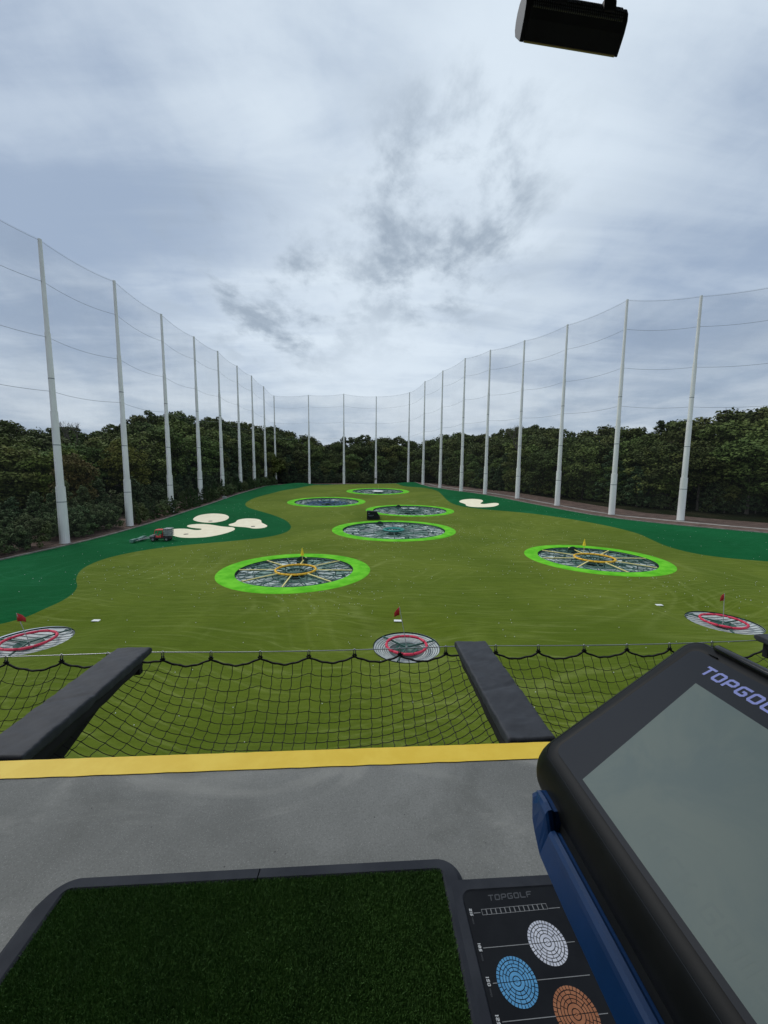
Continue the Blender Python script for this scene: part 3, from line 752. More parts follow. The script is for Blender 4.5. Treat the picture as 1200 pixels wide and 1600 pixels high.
o = mb.build('golf_balls', 'ball'); tag(o, 'white golf balls scattered over the turf', 'golf balls', kind='stuff')

# ------------------------------------------------------------------ poles and barrier nets
POLES = [('left', -51.6, 61.3, 46.0), ('left', -52.2, 78.2, 47.6), ('left', -53.4, 96.0, 47.6), ('left', -54.6, 114.3, 47.6), ('left', -55.6, 132.5, 48), ('left', -56.9, 152.75, 48), ('left', -57.3, 170.25, 48), ('left', -58.9, 192.0, 48), ('left', -60.4, 214.75, 48),
         ('back', -41.4, 213.5, 48), ('back', -22.0, 210.5, 48), ('back', -4.8, 218.0, 48), ('back', 13.0, 209.75, 48),
         ('right', 18.5, 184.25, 48), ('right', 23.6, 163.0, 48), ('right', 28.8, 144.0, 48), ('right', 34.9, 133.0, 48), ('right', 41.6, 120.0, 47.4), ('right', 47.4, 105, 47.4), ('right', 53.5, 89.9, 48), ('right', 63.2, 81.4, 45.4)]
ORD = ['nearest', 'second', 'third', 'fourth', 'fifth', 'sixth', 'seventh', 'eighth', 'farthest']
def make_pole(h):
    t = thing('net_pole', (0, 0, 0), 0, 'x', 'net pole', 'tall grey poles holding up the barrier net')
    seg = [(0, .20, .68, .63), (.20, .455, .52, .48), (.455, .71, .42, .37), (.71, 1.0, .31, .25)]
    for a, b, r1, r2 in seg:
        MB().rings([[(x, y, h * z) for x, y, _ in torus_pts(r, 16)] for r, z in ((r1 * 1.0, a), (r2, b - .001), (r2 * .6, b))]).build('pole_section', 'pole_paint', t, smooth=False)
    for f, r in ((.145, .66), (.34, .515), (.56, .41)):
        MB().cyl((0, 0, h * f), r, .14, 16).build('pole_band', 'pole_band', t)
    MB().cyl((0, 0, -.3), .85, .35, 16).build('pole_footing', 'kerb', t)
    return t
def pole_label(side, i):
    if side == 'left':
        return ['nearest of the left row of grey net poles, standing by the large shrubs', 'second grey net pole of the left row, its foot beyond the red cart', 'third grey net pole from the near end of the left row',
                'fourth grey net pole from the near end of the left row, behind the cream bunkers', 'fifth grey net pole from the near end of the left row', 'sixth grey net pole from the near end of the left row',
                'seventh grey net pole from the near end of the left row', 'eighth grey net pole of the left row, next to its far end', 'farthest grey net pole of the left row, at the back left corner'][i]
    if side == 'back':
        return ['leftmost of the four grey net poles across the back', 'second from left of the four grey net poles across the back', 'third from left of the four grey net poles across the back', 'rightmost of the four grey net poles across the back'][i]
    return ['farthest grey net pole of the right row, beside the back net', 'seventh grey net pole from the near end of the right row', 'sixth grey net pole from the near end of the right row', 'fifth grey net pole from the near end of the right row, nearest the right bunker',
            'fourth grey net pole from the near end of the right row', 'third grey net pole from the near end of the right row', 'second grey net pole from the near end of the right row', 'nearest and rightmost grey net pole of the right row'][i]
proto = None; cnts = {}
for side, x, y, h in POLES:
    i = cnts.get(side, 0); cnts[side] = i + 1
    if proto is None: proto = make_pole(48.0); o = proto
    else: o = copy_tree(proto)
    o.location = (x, y, gz(x, y)); o.scale = (1, 1, h / 48.0); o['label'] = pole_label(side, i)
    o.rotation_euler.z = i * .7

# the net hangs just outside the poles
PX = [('left', -51.0, 22.0, 43.0), ('left', -51.3, 43.0, 44.5)] + POLES + [('right', 75.0, 71.0, 44.6), ('right', 88.0, 62.0, 44.3), ('right', 100.0, 50.0, 44)]
def net_thing(sl_, label):
    seq = PX[sl_[0]:sl_[1]]
    c = seq[0]; t = thing('barrier_net', (c[1], c[2], 0), 0, label, 'net', 'see-through barrier nets hung between the poles')
    off = (c[1], c[2], 0)
    cables = {k: [] for k in (.0, 1, 2, 3)}
    for a, b in zip(seq, seq[1:]):
        rows = []
        nx = 10; nz = 7
        za, zb = gz(a[1], a[2]), gz(b[1], b[2])
        L = math.hypot(b[1] - a[1], b[2] - a[2])
        for i in range(nx + 1):
            t_ = i / nx; x = a[1] * (1 - t_) + b[1] * t_; y = a[2] * (1 - t_) + b[2] * t_
            sag = 4 * t_ * (1 - t_); top = (za + a[3]) * (1 - t_) + (zb + b[3]) * t_ - .55 * sag * L / 18
            g = gz(x, y); nrm = Vector((-(b[2] - a[2]), b[1] - a[1])) / L
            col = []
            for k in range(nz + 1):
                f = k / nz; bow = .5 * sag * math.sin(math.pi * f)
                col.append((x + nrm.x * bow, y + nrm.y * bow, g + (top - g) * f))
            rows.append(col)
            for ci, f in enumerate((.995, .86, .695, .52)):
                dz = (0, .08, .1, .1)[ci] * sag
                bow = .5 * sag * math.sin(math.pi * f)
                if i < nx or b is seq[-1]: cables[ci].append((x + nrm.x * bow, y + nrm.y * bow, g + (top - g) * f - dz + (.4 if ci == 1 else 0)))
        mb = MB(); vs = [p for c_ in rows for p in c_]; n_ = nz + 1
        mb.add(vs, [(i * n_ + k, (i + 1) * n_ + k, (i + 1) * n_ + k + 1, i * n_ + k + 1) for i in range(nx) for k in range(nz)])
        mb.build('net_panel', 'barrier_mesh', t, off=off, smooth=True)
    for ci in range(4):
        MB().tube(cables[ci], .028 if ci else .022, 4).build('support_cable', 'pole_band', t, off=off)
    return t
net_thing((0, 11), 'see-through grey barrier net along the left row of poles')
net_thing((10, 16), 'see-through grey barrier net across the back of the field')
net_thing((15, 26), 'see-through grey barrier net along the right row of poles')
for x, y, h, l in ((-51.0, 22.0, 43, 'x'), (-51.3, 43.0, 44.5, 'x')): pass

# ------------------------------------------------------------------ trees
def leaf_mesh(name, clumps, per, size, rng, flat=.5, tri=False):
    """clumps: (x,y,z,r). many small leaf sprays spread over each clump."""
    C_ = np.array(clumps); k = len(C_); n = k * per
    c = np.repeat(C_[:, :3], per, 0); r = np.repeat(C_[:, 3], per)
    dirs = rng.normal(size=(n, 3)); dirs /= np.linalg.norm(dirs, axis=1)[:, None]
    rr = r * (.55 + .5 * rng.random(n)); pos = c + dirs * rr[:, None] * np.array([1, 1, .75])
    nrm = dirs * .7 + rng.normal(size=(n, 3)) * .55; nrm[:, 2] += flat; nrm /= np.linalg.norm(nrm, axis=1)[:, None]
    a = np.cross(nrm, rng.normal(size=(n, 3))); a /= np.linalg.norm(a, axis=1)[:, None]; b = np.cross(nrm, a)
    s = size * (.6 + .8 * rng.random(n)); asp = .45 + .35 * rng.random(n)
    A, B = a * s[:, None], b * (s * asp)[:, None]
    bend = nrm * (s * .18)[:, None]
    v = np.stack([pos - A, pos - B * .9 + bend, pos + A, pos + B + bend], 1).reshape(-1, 3)
    me = bpy.data.meshes.new(name)
    me.vertices.add(4 * n); me.vertices.foreach_set('co', v.astype(np.float32).ravel())
    me.loops.add(4 * n); me.loops.foreach_set('vertex_index', np.arange(4 * n, dtype=np.int32))
    me.polygons.add(n); me.polygons.foreach_set('loop_start', np.arange(0, 4 * n, 4, dtype=np.int32))
    try: me.polygons.foreach_set('loop_total', np.full(n, 4, dtype=np.int32))
    except Exception: pass
    me.update(calc_edges=True); me.validate()
    return me
def trunk_mesh(name, h, r, branches, rng):
    mb = MB(); lean = rng.normal(size=2) * .02
    p = [(lean[0] * z * h + .06 * math.sin(z * 5) * h * .05, lean[1] * z * h, z * h) for z in (-.03, .0, .1, .25, .45, .65, .85)]
    mb.tube(p, [r * 1.5, r * 1.25, r, r * .85, r * .6, r * .4, r * .12], 7)
    for i in range(branches):
        z = .28 + .5 * rng.random(); a = rng.random() * 6.28; l = h * (.16 + .12 * rng.random())
        q_ = Vector((lean[0] * z * h, lean[1] * z * h, z * h))
        mb.tube([q_, q_ + Vector((math.cos(a) * l * .5, math.sin(a) * l * .5, l * .28)), q_ + Vector((math.cos(a) * l, math.sin(a) * l, l * .7))], [r * .4, r * .25, r * .08], 5)
    me = bpy.data.meshes.new(name); me.from_pydata(mb.v, [], mb.f); me.materials.append(M['bark']); return me
def proto_tree(kind, seed, H):
    rng = np.random.default_rng(seed); cl = []
    if kind == 'broad':
        nl = 13
        lobes = [(0, 0, H * .70, H * .17)] + [(math.cos(a) * H * rng.uniform(.08, .20), math.sin(a) * H * rng.uniform(.08, .20), H * rng.uniform(.20, .84), H * rng.uniform(.10, .16)) for a in rng.random(nl) * 6.28]
        lobes.append((rng.normal() * H * .05, rng.normal() * H * .05, H * .88, H * .09))
        for lx, ly, lz, lr in lobes:
            for i in range(10):
                d_ = rng.normal(size=3); d_ /= np.linalg.norm(d_); d_[2] = abs(d_[2]) * .8 if rng.random() < .7 else d_[2]
                cl.append((lx + d_[0] * lr, ly + d_[1] * lr, min(lz + d_[2] * lr * .85, H * .97), H * rng.uniform(.05, .085)))
        return leaf_mesh('crown', cl, 66, H * .0165, rng, .45)
    if kind == 'pine':
        for i in range(46):
            z = rng.uniform(.45, .97); w_ = .20 * math.sin(math.pi * min(1, (1.02 - z) / .55)) ** .7 + .02; a = rng.random() * 6.28; q_ = w_ * rng.random() ** .5
            cl.append((math.cos(a) * q_ * H, math.sin(a) * q_ * H, z * H, H * rng.uniform(.035, .055)))
        return leaf_mesh('crown', cl, 95, H * .014, rng, .2)
    if kind == 'cone':
        for i in range(90):
            z = rng.random() ** 1.25; a = rng.random() * 6.28; w_ = .27 * (1 - z) ** .8 + .015; q_ = w_ * rng.uniform(.45, 1)
            cl.append((math.cos(a) * q_ * H, math.sin(a) * q_ * H, (.05 + z * .93) * H, H * .05 * (1.15 - z)))
        return leaf_mesh('crown', cl, 50, H * .022, rng, .1)
    if kind == 'tier':        # young cedar with horizontal layered sprays
        for t_ in range(11):
            z = .10 + .085 * t_; w_ = .42 * (1 - (z - .05)) ** .75
            for i in range(int(6 + 14 * w_)):
                a = rng.random() * 6.28; q_ = w_ * rng.random() ** .5
                cl.append((math.cos(a) * q_ * H, math.sin(a) * q_ * H, (z + .025 * rng.normal() - .08 * q_) * H, H * rng.uniform(.035, .06)))
        return leaf_mesh('crown', cl, 62, H * .022, rng, .9)
    if kind == 'shrub':
        for i in range(95):
            a = rng.random() * 6.28; q_ = rng.random() ** .5; z = .12 + .80 * rng.random() * (1 - .45 * q_ ** 2)
            cl.append((math.cos(a) * q_ * .55 * H, math.sin(a) * q_ * .55 * H, z * H, H * rng.uniform(.06, .11)))
        return leaf_mesh('crown', cl, 75, H * .026, rng, .7)
PROT = {}
def get(kind, i, matn, H):
    key = (kind, i, matn)
    if key not in PROT:
        base = [v for k_, v in PROT.items() if k_[:2] == (kind, i)]
        if base: cm = base[0][0].copy(); cm.materials.clear(); tm = base[0][1]
        else:
            cm = proto_tree(kind, 100 + i * 7 + len(kind), H)
            tm = trunk_mesh('trunk', H, H * (.013 if kind in ('broad', 'pine') else .016), 7 if kind == 'broad' else (4 if kind == 'shrub' else 0), np.random.default_rng(i))
        cm.materials.append(M[matn]); PROT[key] = (cm, tm)
    return PROT[key]
HN = {'broad': 20., 'pine': 24., 'cone': 6., 'tier': 9., 'shrub': 4.}
TREES = []
def tree(x, y, h, kind, i, matn, label, group, name=None, wide=1.0):
    cm, tm = get(kind, i, matn, HN[kind]); s = h / HN[kind]
    nm = name or {'broad': 'broadleaf_tree', 'pine': 'pine_tree', 'cone': 'conifer_tree', 'tier': 'cedar_tree', 'shrub': 'shrub'}[kind]
    t = thing(nm, (x, y, gz(x, y) - .05), random.random() * 6.28, label, 'shrub' if kind == 'shrub' else 'tree', group)
    t.scale = (s * wide, s * wide, s)
    if group: TREES.append((t, x, y, label, kind))
    c = bpy.data.objects.new('crown', cm); COL.objects.link(c); c.parent = t
    k = bpy.data.objects.new('trunk', tm); COL.objects.link(k); k.parent = t
    return t
TALL=[(-114.7,98,23.8,0),(-115,103.1,24.2,0),(-111,112.9,23.9,0),(-111,115.8,23.9,0),(-110,124,22.4,0),(-109.6,127.8,22.2,0),(-106.3,133.9,23.7,0),(-106.8,143.6,23.1,0),(-101.7,147.6,25.2,0),(-102,153.4,25.9,0),(-100,160.8,30.1,0),(-100.1,166.5,31.7,0),(-95.3,172.4,32.7,0),(-94.2,176.1,33.1,0),(-94.1,182.6,33.8,0),(-93.2,187.8,32.4,0),(-88.9,196.1,32.5,0),(-88,204.9,34.4,0),(-91.1,206.6,35.1,0),(-90.3,215.2,34.5,0),(-86.6,219.1,34.9,0),(-86,223.2,35.2,0),(-84.6,233.3,35.6,0),(-85.8,237.8,36,0),(-86.1,246.4,36.2,0),(-80,246.2,35.3,0),(-71.4,247.2,35.3,0),(-68.6,252.6,33.6,0),(-62.9,254,32.5,0),(-52.8,254,30.4,0),(-49.6,254.1,28.1,0),(-42.3,258.1,24.6,0),(-36.2,262,24.7,0),(-31.4,260.8,26.1,0),(-24.4,262,29,0),(-18.1,259.5,28.7,0),(-13.8,260.8,30.3,0),(-3.2,260.2,28,0),(-1.9,260.6,28.7,0),(2.4,259.7,29.1,0),(9.1,261.1,29.2,0),(15.5,260.5,26.7,0),(21.6,259.1,25.7,0),(28.4,256.8,26.5,0),(33.4,257.2,27.7,0),(40.4,257.5,30.3,0),(44.6,251.6,30.6,0),(45.4,245.2,29.7,0),(46.9,241,29.6,0),(52.2,234.9,27.4,0),(54.5,227.1,26.4,0),(57,224.1,27.1,0),(55.2,216.6,26.6,0),(58.7,207.8,26,0),(63.6,205.6,28,0),(63.9,199.5,27.9,0),(65.7,194,27.8,0),(66.6,186.6,26.9,0),(68,180.3,27.1,0),(66,172.5,26,0),(65.8,163.9,24.3,0),(66.2,159.3,24.2,0),(68.7,153.6,23.1,0),(74.9,145.7,21.9,0),(80.2,143.1,23.7,0),(79.7,133.8,22.6,0),(85.4,128.6,22.4,0),(92.5,128.2,24,0),(93.2,124.2,24.1,0),(100.4,115.6,26.5,0),(106.6,111.1,26.9,0),(111.3,109.4,25.6,0),(112.3,106.3,25.8,0),(-96,82.9,20.6,1),(-92.8,90.1,20.7,1),(-95.1,93.4,21.5,1),(-90.4,101.1,19.7,1),(-92.6,106.3,20.2,1),(-88.2,119,19.9,1),(-89.4,123.5,20.7,1),(-87.7,128.3,20.4,1),(-88.3,139.5,23.3,1),(-88,146.7,26.7,1),(-82.4,153.9,28.1,1),(-85.4,162.8,28.7,1),(-82.9,164.3,27,1),(-80.3,171,26.1,1),(-81.8,181.8,27.4,1),(-82.4,189.3,28.8,1),(-82.8,190.7,28.9,1),(-79.8,200.1,30.5,1),(-79.6,206.4,28.4,1),(-79.5,217.7,29,1),(-74.3,224.9,29.2,1),(-66.9,226.6,28.9,1),(-65.6,235.4,28,1),(-59.1,239.8,28.7,1),(-56.2,238.7,25.6,1),(-48.2,243.7,25.2,1),(-42.8,242.2,23,1),(-34.4,245.3,18.1,1),(-25.2,244.5,19.6,1),(-17.8,244.9,22.9,1),(-16.6,246.5,24.4,1),(-5.4,246.9,24.9,1),(-4,249.5,25.4,1),(6,245,23.4,1),(13.8,246.9,22.5,1),(21.4,241.9,20,1),(25.9,240.1,22.1,1),(33,243.6,23.3,1),(35.6,236,22,1),(38.8,225.8,25.6,1),(39.5,218.9,25.3,1),(42.4,212,22.7,1),(48,207.1,21.8,1),(47.7,199.6,21,1),(48.6,190.7,20.7,1),(53.2,184.1,21,1),(52.4,182.9,21.8,1),(51.9,173.6,21,1),(54.5,168.6,20.2,1),(57.4,160.2,22.7,1),(58.3,156.3,21.4,1),(60.2,146.1,20.8,1),(63.7,146,19.3,1),(67.6,134.7,20.1,1),(66.2,129.9,18.7,1),(72.6,125.8,19.6,1),(77.5,119.2,19.6,1),(79.6,115.6,20.2,1),(87.6,111.6,22.1,1),(90.2,103.7,22.7,1),(98.2,98,23.7,1),(103.4,94.6,22.5,1),(-77.1,71.1,16.8,2),(-77.6,79,16.6,2),(-77.6,83.2,17,2),(-77.9,93.9,17.6,2),(-78.2,98.9,17.3,2),(-78.1,104.1,16,2),(-76.4,113.8,15.9,2),(-72.8,115.7,20.5,2),(-76.8,123.4,19.1,2),(-74.6,129.1,22,2),(-73.2,138.5,20.2,2),(-71.6,145.8,21.8,2),(-71.3,147.9,19.9,2),(-73.4,157.1,21.9,2),(-73.8,160.3,22.2,2),(-70.3,170.6,21.6,2),(-72.6,176.3,21.1,2),(-73.1,181.4,20.6,2),(-69.1,184.1,21.1,2),(-69.7,195.1,18.9,2),(-72.7,200.2,24,2),(-68.7,209.5,20.9,2),(-62.1,212.1,17.6,2),(-60.9,218.3,17.8,2),(-55.3,223.3,18.4,2),(-54.9,228.5,19.9,2),(-51.4,229,19.4,2),(-40.2,232,14.9,2),(-37.4,230.9,10.4,2),(-32.4,231.2,13.3,2),(-20.9,233.1,17.3,2),(-18.8,232.9,14.7,2),(-9.7,232,18.6,2),(-2.8,232.4,16.1,2),(1.5,234.1,15.4,2),(9,230,14.5,2),(18.3,231.8,12.7,2),(22.3,229.6,14.1,2),(24,222.5,12.8,2),(29.2,216.4,11.9,2),(30.3,206.5,17.8,2),(32,205,13,2),(31.8,198.3,16.3,2),(36.3,188.4,16.3,2),(38.4,186,16.9,2),(39.5,179.8,11.7,2),(39.3,170.7,11.2,2),(45.2,164,15.8,2),(46.4,156.9,12.5,2),(47.2,150.3,16.3,2),(49.8,143.2,15.9,2),(53.1,139.3,17.1,2),(53.5,129,15.4,2),(56,124,16,2),(60.9,120.3,16.4,2),(66.1,112.4,17.4,2),(72.4,103.3,15.8,2),(73.9,101.8,17.4,2),(79,96.6,17.7,2),(86,90.8,19.8,2),(91.1,84.5,18.6,2),(96.4,82,17.7,2)]

random.seed(21)
def side_of(x, y): return 'left' if x < -62 else ('right' if (x > 30 and y < 225) or x > 48 else 'back')
SD_T = {'left': 'behind the left barrier net', 'right': 'behind the right barrier net', 'back': 'behind the net across the back'}
for n_, (x, y, h, row) in enumerate(TALL):
    sd = side_of(x, y)
    px = 600 + 601 * x / y
    if row == 0:
        if random.random() < .30: tree(x, y, h * 1.03, 'pine', n_ % 2, 'leaf_dark', 'dark pine rising at the skyline of the wood ' + SD_T[sd], 'skyline pines ' + SD_T[sd], wide=1.1)
        else: tree(x, y, h * 1.02, 'broad', n_ % 5, 'leaf_dark', 'tall dark broadleaf tree at the skyline ' + SD_T[sd], 'tall skyline trees ' + SD_T[sd], wide=1.15)
    elif row == 1:
        mt_ = 'leaf_mid' if random.random() < .35 else 'leaf_dark'
        tree(x, y, h, 'broad', n_ % 5, mt_, ('lighter green' if mt_ == 'leaf_mid' else 'dark green') + ' broadleaf tree in the middle of the wood ' + SD_T[sd], ('lighter' if mt_ == 'leaf_mid' else 'dark') + ' wood trees ' + SD_T[sd], wide=1.25)
    else:
        if random.random() < .35:
            tree(x, y, h * .85, 'tier', n_ % 2, 'leaf_conifer', 'dark layered conifer at the front edge of the wood ' + SD_T[sd], 'front edge conifers ' + SD_T[sd], wide=1.1)
        else:
            tree(x, y, h, 'broad', (n_ + 2) % 5, 'leaf_mid' if random.random() < .6 else 'leaf_dark', 'low broadleaf tree at the front edge of the wood ' + SD_T[sd], 'front edge broadleaf trees ' + SD_T[sd], wide=1.3)
# single trees one can point at
tree(-72, 84, 16.5, 'broad', 1, 'leaf_yellow', 'yellow-green tree just right of the nearest left net pole', None, wide=1.15)
tree(-66, 82, 15, 'broad', 3, 'leaf_rust', 'rust-tinged tree between the two nearest left net poles', None, wide=1.1)
tree(-70, 104, 19, 'broad', 0, 'leaf_yellow', 'tall yellow-green tree just right of the second left net pole', None, wide=1.0)
tree(-75, 130, 24, 'broad', 2, 'leaf_mid', 'pale green tree behind the fourth left net pole', None, wide=1.1)
tree(-71, 62, 10.5, 'shrub', 0, 'leaf_shrub', 'broad rounded olive-green tree left of the nearest left net pole', None, name='round_tree', wide=1.0)
tree(-62.5, 57.5, 7.8, 'tier', 1, 'leaf_shrub', 'layered pointed green tree just left of the nearest left net pole', None, wide=1.1)
# shrubs along the foot of the left net
k = 0
for y, h in ((44, 4.8), (47.5, 5.2), (50.8, 4.8), (54.2, 5.1), (57.4, 5.4), (64.9, 6.0), (68.2, 5.7), (71.4, 6.2), (74.6, 5.6)):
    tree(-53.6 - .5 * (k % 2) - (1.0 if y > 60 else 0), y, h, 'shrub', k % 2, 'leaf_shrub', 'clipped green shrub beside the field edge, ' + ('left of the nearest left net pole' if y < 60 else 'between the two nearest left net poles'),
         'low shrubs ' + ('left of the nearest left net pole' if y < 60 else 'between the two nearest left net poles'), wide=.95); k += 1
y = 80.5
while y < 205:
    x = -53.3 - (y - 80) * .043; kind = 'cone' if 97 < y < 118 or random.random() < .45 else 'shrub'
    h = random.uniform(4.6, 6.2) if kind == 'cone' else random.uniform(3.8, 4.8)
    seg = 'second and third' if y < 97 else 'third and fourth' if y < 115 else 'fourth and fifth' if y < 133 else 'fifth and sixth' if y < 152 else 'sixth and eighth' if y < 192 else 'eighth and last'
    tree(x + random.uniform(-.5, .5) + (1.6 if kind == 'cone' and 90 < y < 120 else .4), y, h, kind, k % 2, 'leaf_conifer' if kind == 'cone' else 'leaf_shrub',
         ('narrow upright conifer' if kind == 'cone' else 'rounded shrub') + ' in the hedge line between the %s left net poles' % seg, ('hedge conifers' if kind == 'cone' else 'hedge shrubs') + ' between the %s left net poles' % seg, wide=.85 if kind == 'cone' else .9); k += 1
    y += random.uniform(2.1, 2.9) if kind == 'cone' else random.uniform(3.0, 3.8)
# second line behind the hedge, and the low belt at back and right
for i in range(30):
    y = 62 + i * 5.0; x = -62 - random.uniform(0, 4) - (y - 60) * .03
    tree(x, y, random.uniform(6, 9.5), 'tier' if i % 3 else 'shrub', i % 2, 'leaf_conifer' if i % 2 else 'leaf_shrub', 'middle-height bushy conifer behind the left hedge line', 'bushy conifers behind the left hedge', wide=1.15)
for i in range(22):
    x = -56 + i * 3.7; tree(x, 223 + random.uniform(-2, 2), random.uniform(5, 8.5), 'tier' if i % 2 else 'shrub', i % 2, 'leaf_conifer' if i % 3 else 'leaf_shrub', 'low bushy conifer behind the net across the back', 'low belt behind the back net', wide=1.2)
rp = [(29, 187), (35, 168), (42, 150), (49, 138), (56, 124), (63, 112), (70, 101), (81, 93), (95, 87), (113, 74), (131, 58)]
for (x0, y0), (x1, y1) in zip(rp, rp[1:]):
    n_ = max(2, int(math.hypot(x1 - x0, y1 - y0) / 4.0))
    for j in range(n_):
        t_ = (j + random.uniform(.1, .9)) / n_
        kk = random.random()
        tree(x0 + (x1 - x0) * t_ + random.uniform(-.8, 2.5), y0 + (y1 - y0) * t_ + random.uniform(-.5, 2), random.uniform(6.5, 10.5) * (1.12 if x0 > 60 else .95), 'tier' if kk < .5 else ('broad' if kk < .75 else 'shrub'), k % 2, 'leaf_conifer' if kk < .4 else 'leaf_mid' if kk < .75 else 'leaf_dark',
             'low leafy young tree beside the bark strip behind the right net', 'young trees beside the bark strip on the right', name=None, wide=1.15 if kk < .75 else .9); k += 1
for (x0, y0), (x1, y1) in zip(rp, rp[1:]):
    n_ = max(2, int(math.hypot(x1 - x0, y1 - y0) / 3.6))
    for j in range(n_):
        t_ = (j + random.random()) / n_
        tree(x0 + (x1 - x0) * t_ + random.uniform(-.5, 1.3), y0 + (y1 - y0) * t_ + random.uniform(-.5, 1.3), random.uniform(3.0, 6.0), 'shrub' if random.random() < .6 else 'tier', k % 2, 'leaf_shrub' if random.random() < .5 else 'leaf_mid',
             'low hanging shrub', 'low shrubs at the bark strip on the right', wide=1.1); k += 1
for x, y, h in ((-58.5, 50, 8.5), (-60, 66, 8), (-59.5, 71, 9.5), (-60.5, 77, 8.2), (-57.8, 44, 7.2), (-62, 54, 10)):
    tree(x, y, h, 'tier', k % 2, 'leaf_shrub', 'pointed cedar', 'pointed cedars behind the near left shrubs', wide=1.0); k += 1
# bare-limbed trees at the skyline
def bare_tree(x, y, h, label):
    t = thing('bare_tree', (x, y, gz(x, y)), 0, label, 'tree'); rng = random.Random(int(x * 7 + y))
    mb = MB()
    def br(p, d_, l, r, dep):
        q_ = p + d_ * l; mid_ = (p + q_) / 2 + Vector((rng.uniform(-1, 1), rng.uniform(-1, 1), rng.uniform(-.3, .6))) * l * .08
        mb.tube([p, mid_, q_], [r, r * .8, r * .6], 4)
        if dep: 
            for _ in range(3):
                nd = (d_ + Vector((rng.uniform(-1, 1), rng.uniform(-1, 1), rng.uniform(-.1, .8))) * .7).normalized(); br(q_, nd, l * .62, r * .55, dep - 1)
    br(Vector((0, 0, 0)), Vector((0.02, 0, 1)), h * .62, h * .012, 0)
    mb2 = mb; mb2.build('trunk', 'bark', t); mb = MB()
    p = Vector((0, 0, h * .60))
    for _ in range(4): br(p, Vector((rng.uniform(-.5, .5), rng.uniform(-.5, .5), 1)).normalized(), h * .17, h * .006, 3)
    mb.build('limbs', 'bark', t); return t
bare_tree(-92, 114, 25, 'thin bare-topped tree poking above the wood between the two nearest left net poles')
bare_tree(52, 153, 26, 'thin bare-topped tree poking above the wood beside the fourth right net pole')

# small pale utility box by the hedge
o = MB().box((0, 0, .35), (1.1, .7, .7)).box((0, 0, .73), (1.2, .8, .06)).build('utility_box', 'box_pale', bevel=.03); o.location = (-51.6, 124.0, gz(-51.6, 124)); tag(o, 'small pale utility box at the hedge line left of the cream bunkers', 'utility box')

# understory that closes the gaps between the trunks
random.seed(33)
up = [(-150, 45), (-104, 78), (-95, 120), (-90, 170), (-86, 240), (-30, 252), (38, 250), (56, 203), (63, 160), (78, 130), (100, 108), (128, 84), (155, 55)]
for (x0, y0), (x1, y1) in zip(up, up[1:]):
    n_ = max(2, int(math.hypot(x1 - x0, y1 - y0) / 5.0))
    for j in range(n_):
        t_ = (j + random.random()) / n_
        tree(x0 + (x1 - x0) * t_, y0 + (y1 - y0) * t_, random.uniform(8, 12), 'shrub', k % 2, 'leaf_dark', 'dark undergrowth tree', 'undergrowth trees filling the wood', name='undergrowth_tree', wide=1.2); k += 1

# give every tree a label that says where it stands
pn = sorted([(600 + 601 * x / y, side, c_) for c_, (side, x, y, h) in enumerate(POLES)])
def pole_short(i):
    px_, side, c_ = pn[i]; 
    if side == 'left': return ('left', ORD[c_] if c_ < 8 else 'last')
    if side == 'back': return ('back', ['first', 'second', 'third', 'fourth'][c_ - 9])
    return ('right', ['nearest', 'second', 'third', 'fourth', 'fifth', 'sixth', 'seventh', 'last'][20 - c_])
def gap(x, y):
    px_ = 600 + 601 * x / y; i = sum(1 for p_ in pn if p_[0] < px_)
    if i == 0: return 'left of the nearest left pole'
    if i == len(pn): return 'right of the nearest right pole'
    (s1, a), (s2, b) = pole_short(i - 1), pole_short(i)
    if s1 == 'right': a, b = b, a
    if s1 == s2: return 'between %s and %s %s poles' % (a, b, s1)
    return 'between the %s and %s corner poles' % (s1, s2)
SHORT = [('dark pine rising', 'dark skyline pine'), ('tall dark broadleaf', 'tall dark skyline tree'), ('lighter green broadleaf', 'lighter green mid-wood tree'), ('dark green broadleaf', 'dark green mid-wood tree'),
         ('dark layered conifer', 'layered front-edge conifer'), ('low broadleaf tree', 'leafy front-edge tree'), ('clipped green shrub', 'rounded green shrub'), ('narrow upright conifer', 'narrow hedge conifer'),
         ('rounded shrub in', 'rounded hedge shrub'), ('middle-height bushy', 'bushy tree behind hedge'), ('low bushy conifer', 'low bushy back tree'), ('low leafy young', 'young tree by the bark strip'), ('dark undergrowth', 'dark undergrowth tree'), ('low hanging shrub', 'low shrub by the bark strip'), ('pointed cedar', 'pointed cedar behind near shrubs')]
ONUM = ['leftmost', 'second from left', 'third from left', 'fourth from left', 'fifth from left', 'sixth from left', 'seventh from left', 'eighth from left', 'ninth from left', 'tenth from left', 'eleventh from left', 'twelfth from left']
byk = {}
for t, x, y, lb, kd in TREES:
    s_ = next(b for a, b in SHORT if lb.startswith(a)); byk.setdefault((s_, gap(x, y)), []).append((600 + 601 * x / y, t))
for (s_, g_), ls in byk.items():
    ls.sort(key=lambda q_: q_[0])
    for j, (_, t) in enumerate(ls):
        if len(ls) == 1: t['label'] = '%s %s' % (s_, g_)
        else: t['label'] = '%s, %s %s' % (s_, ONUM[j] if j < len(ONUM) else '%dth from left' % (j + 1), g_)

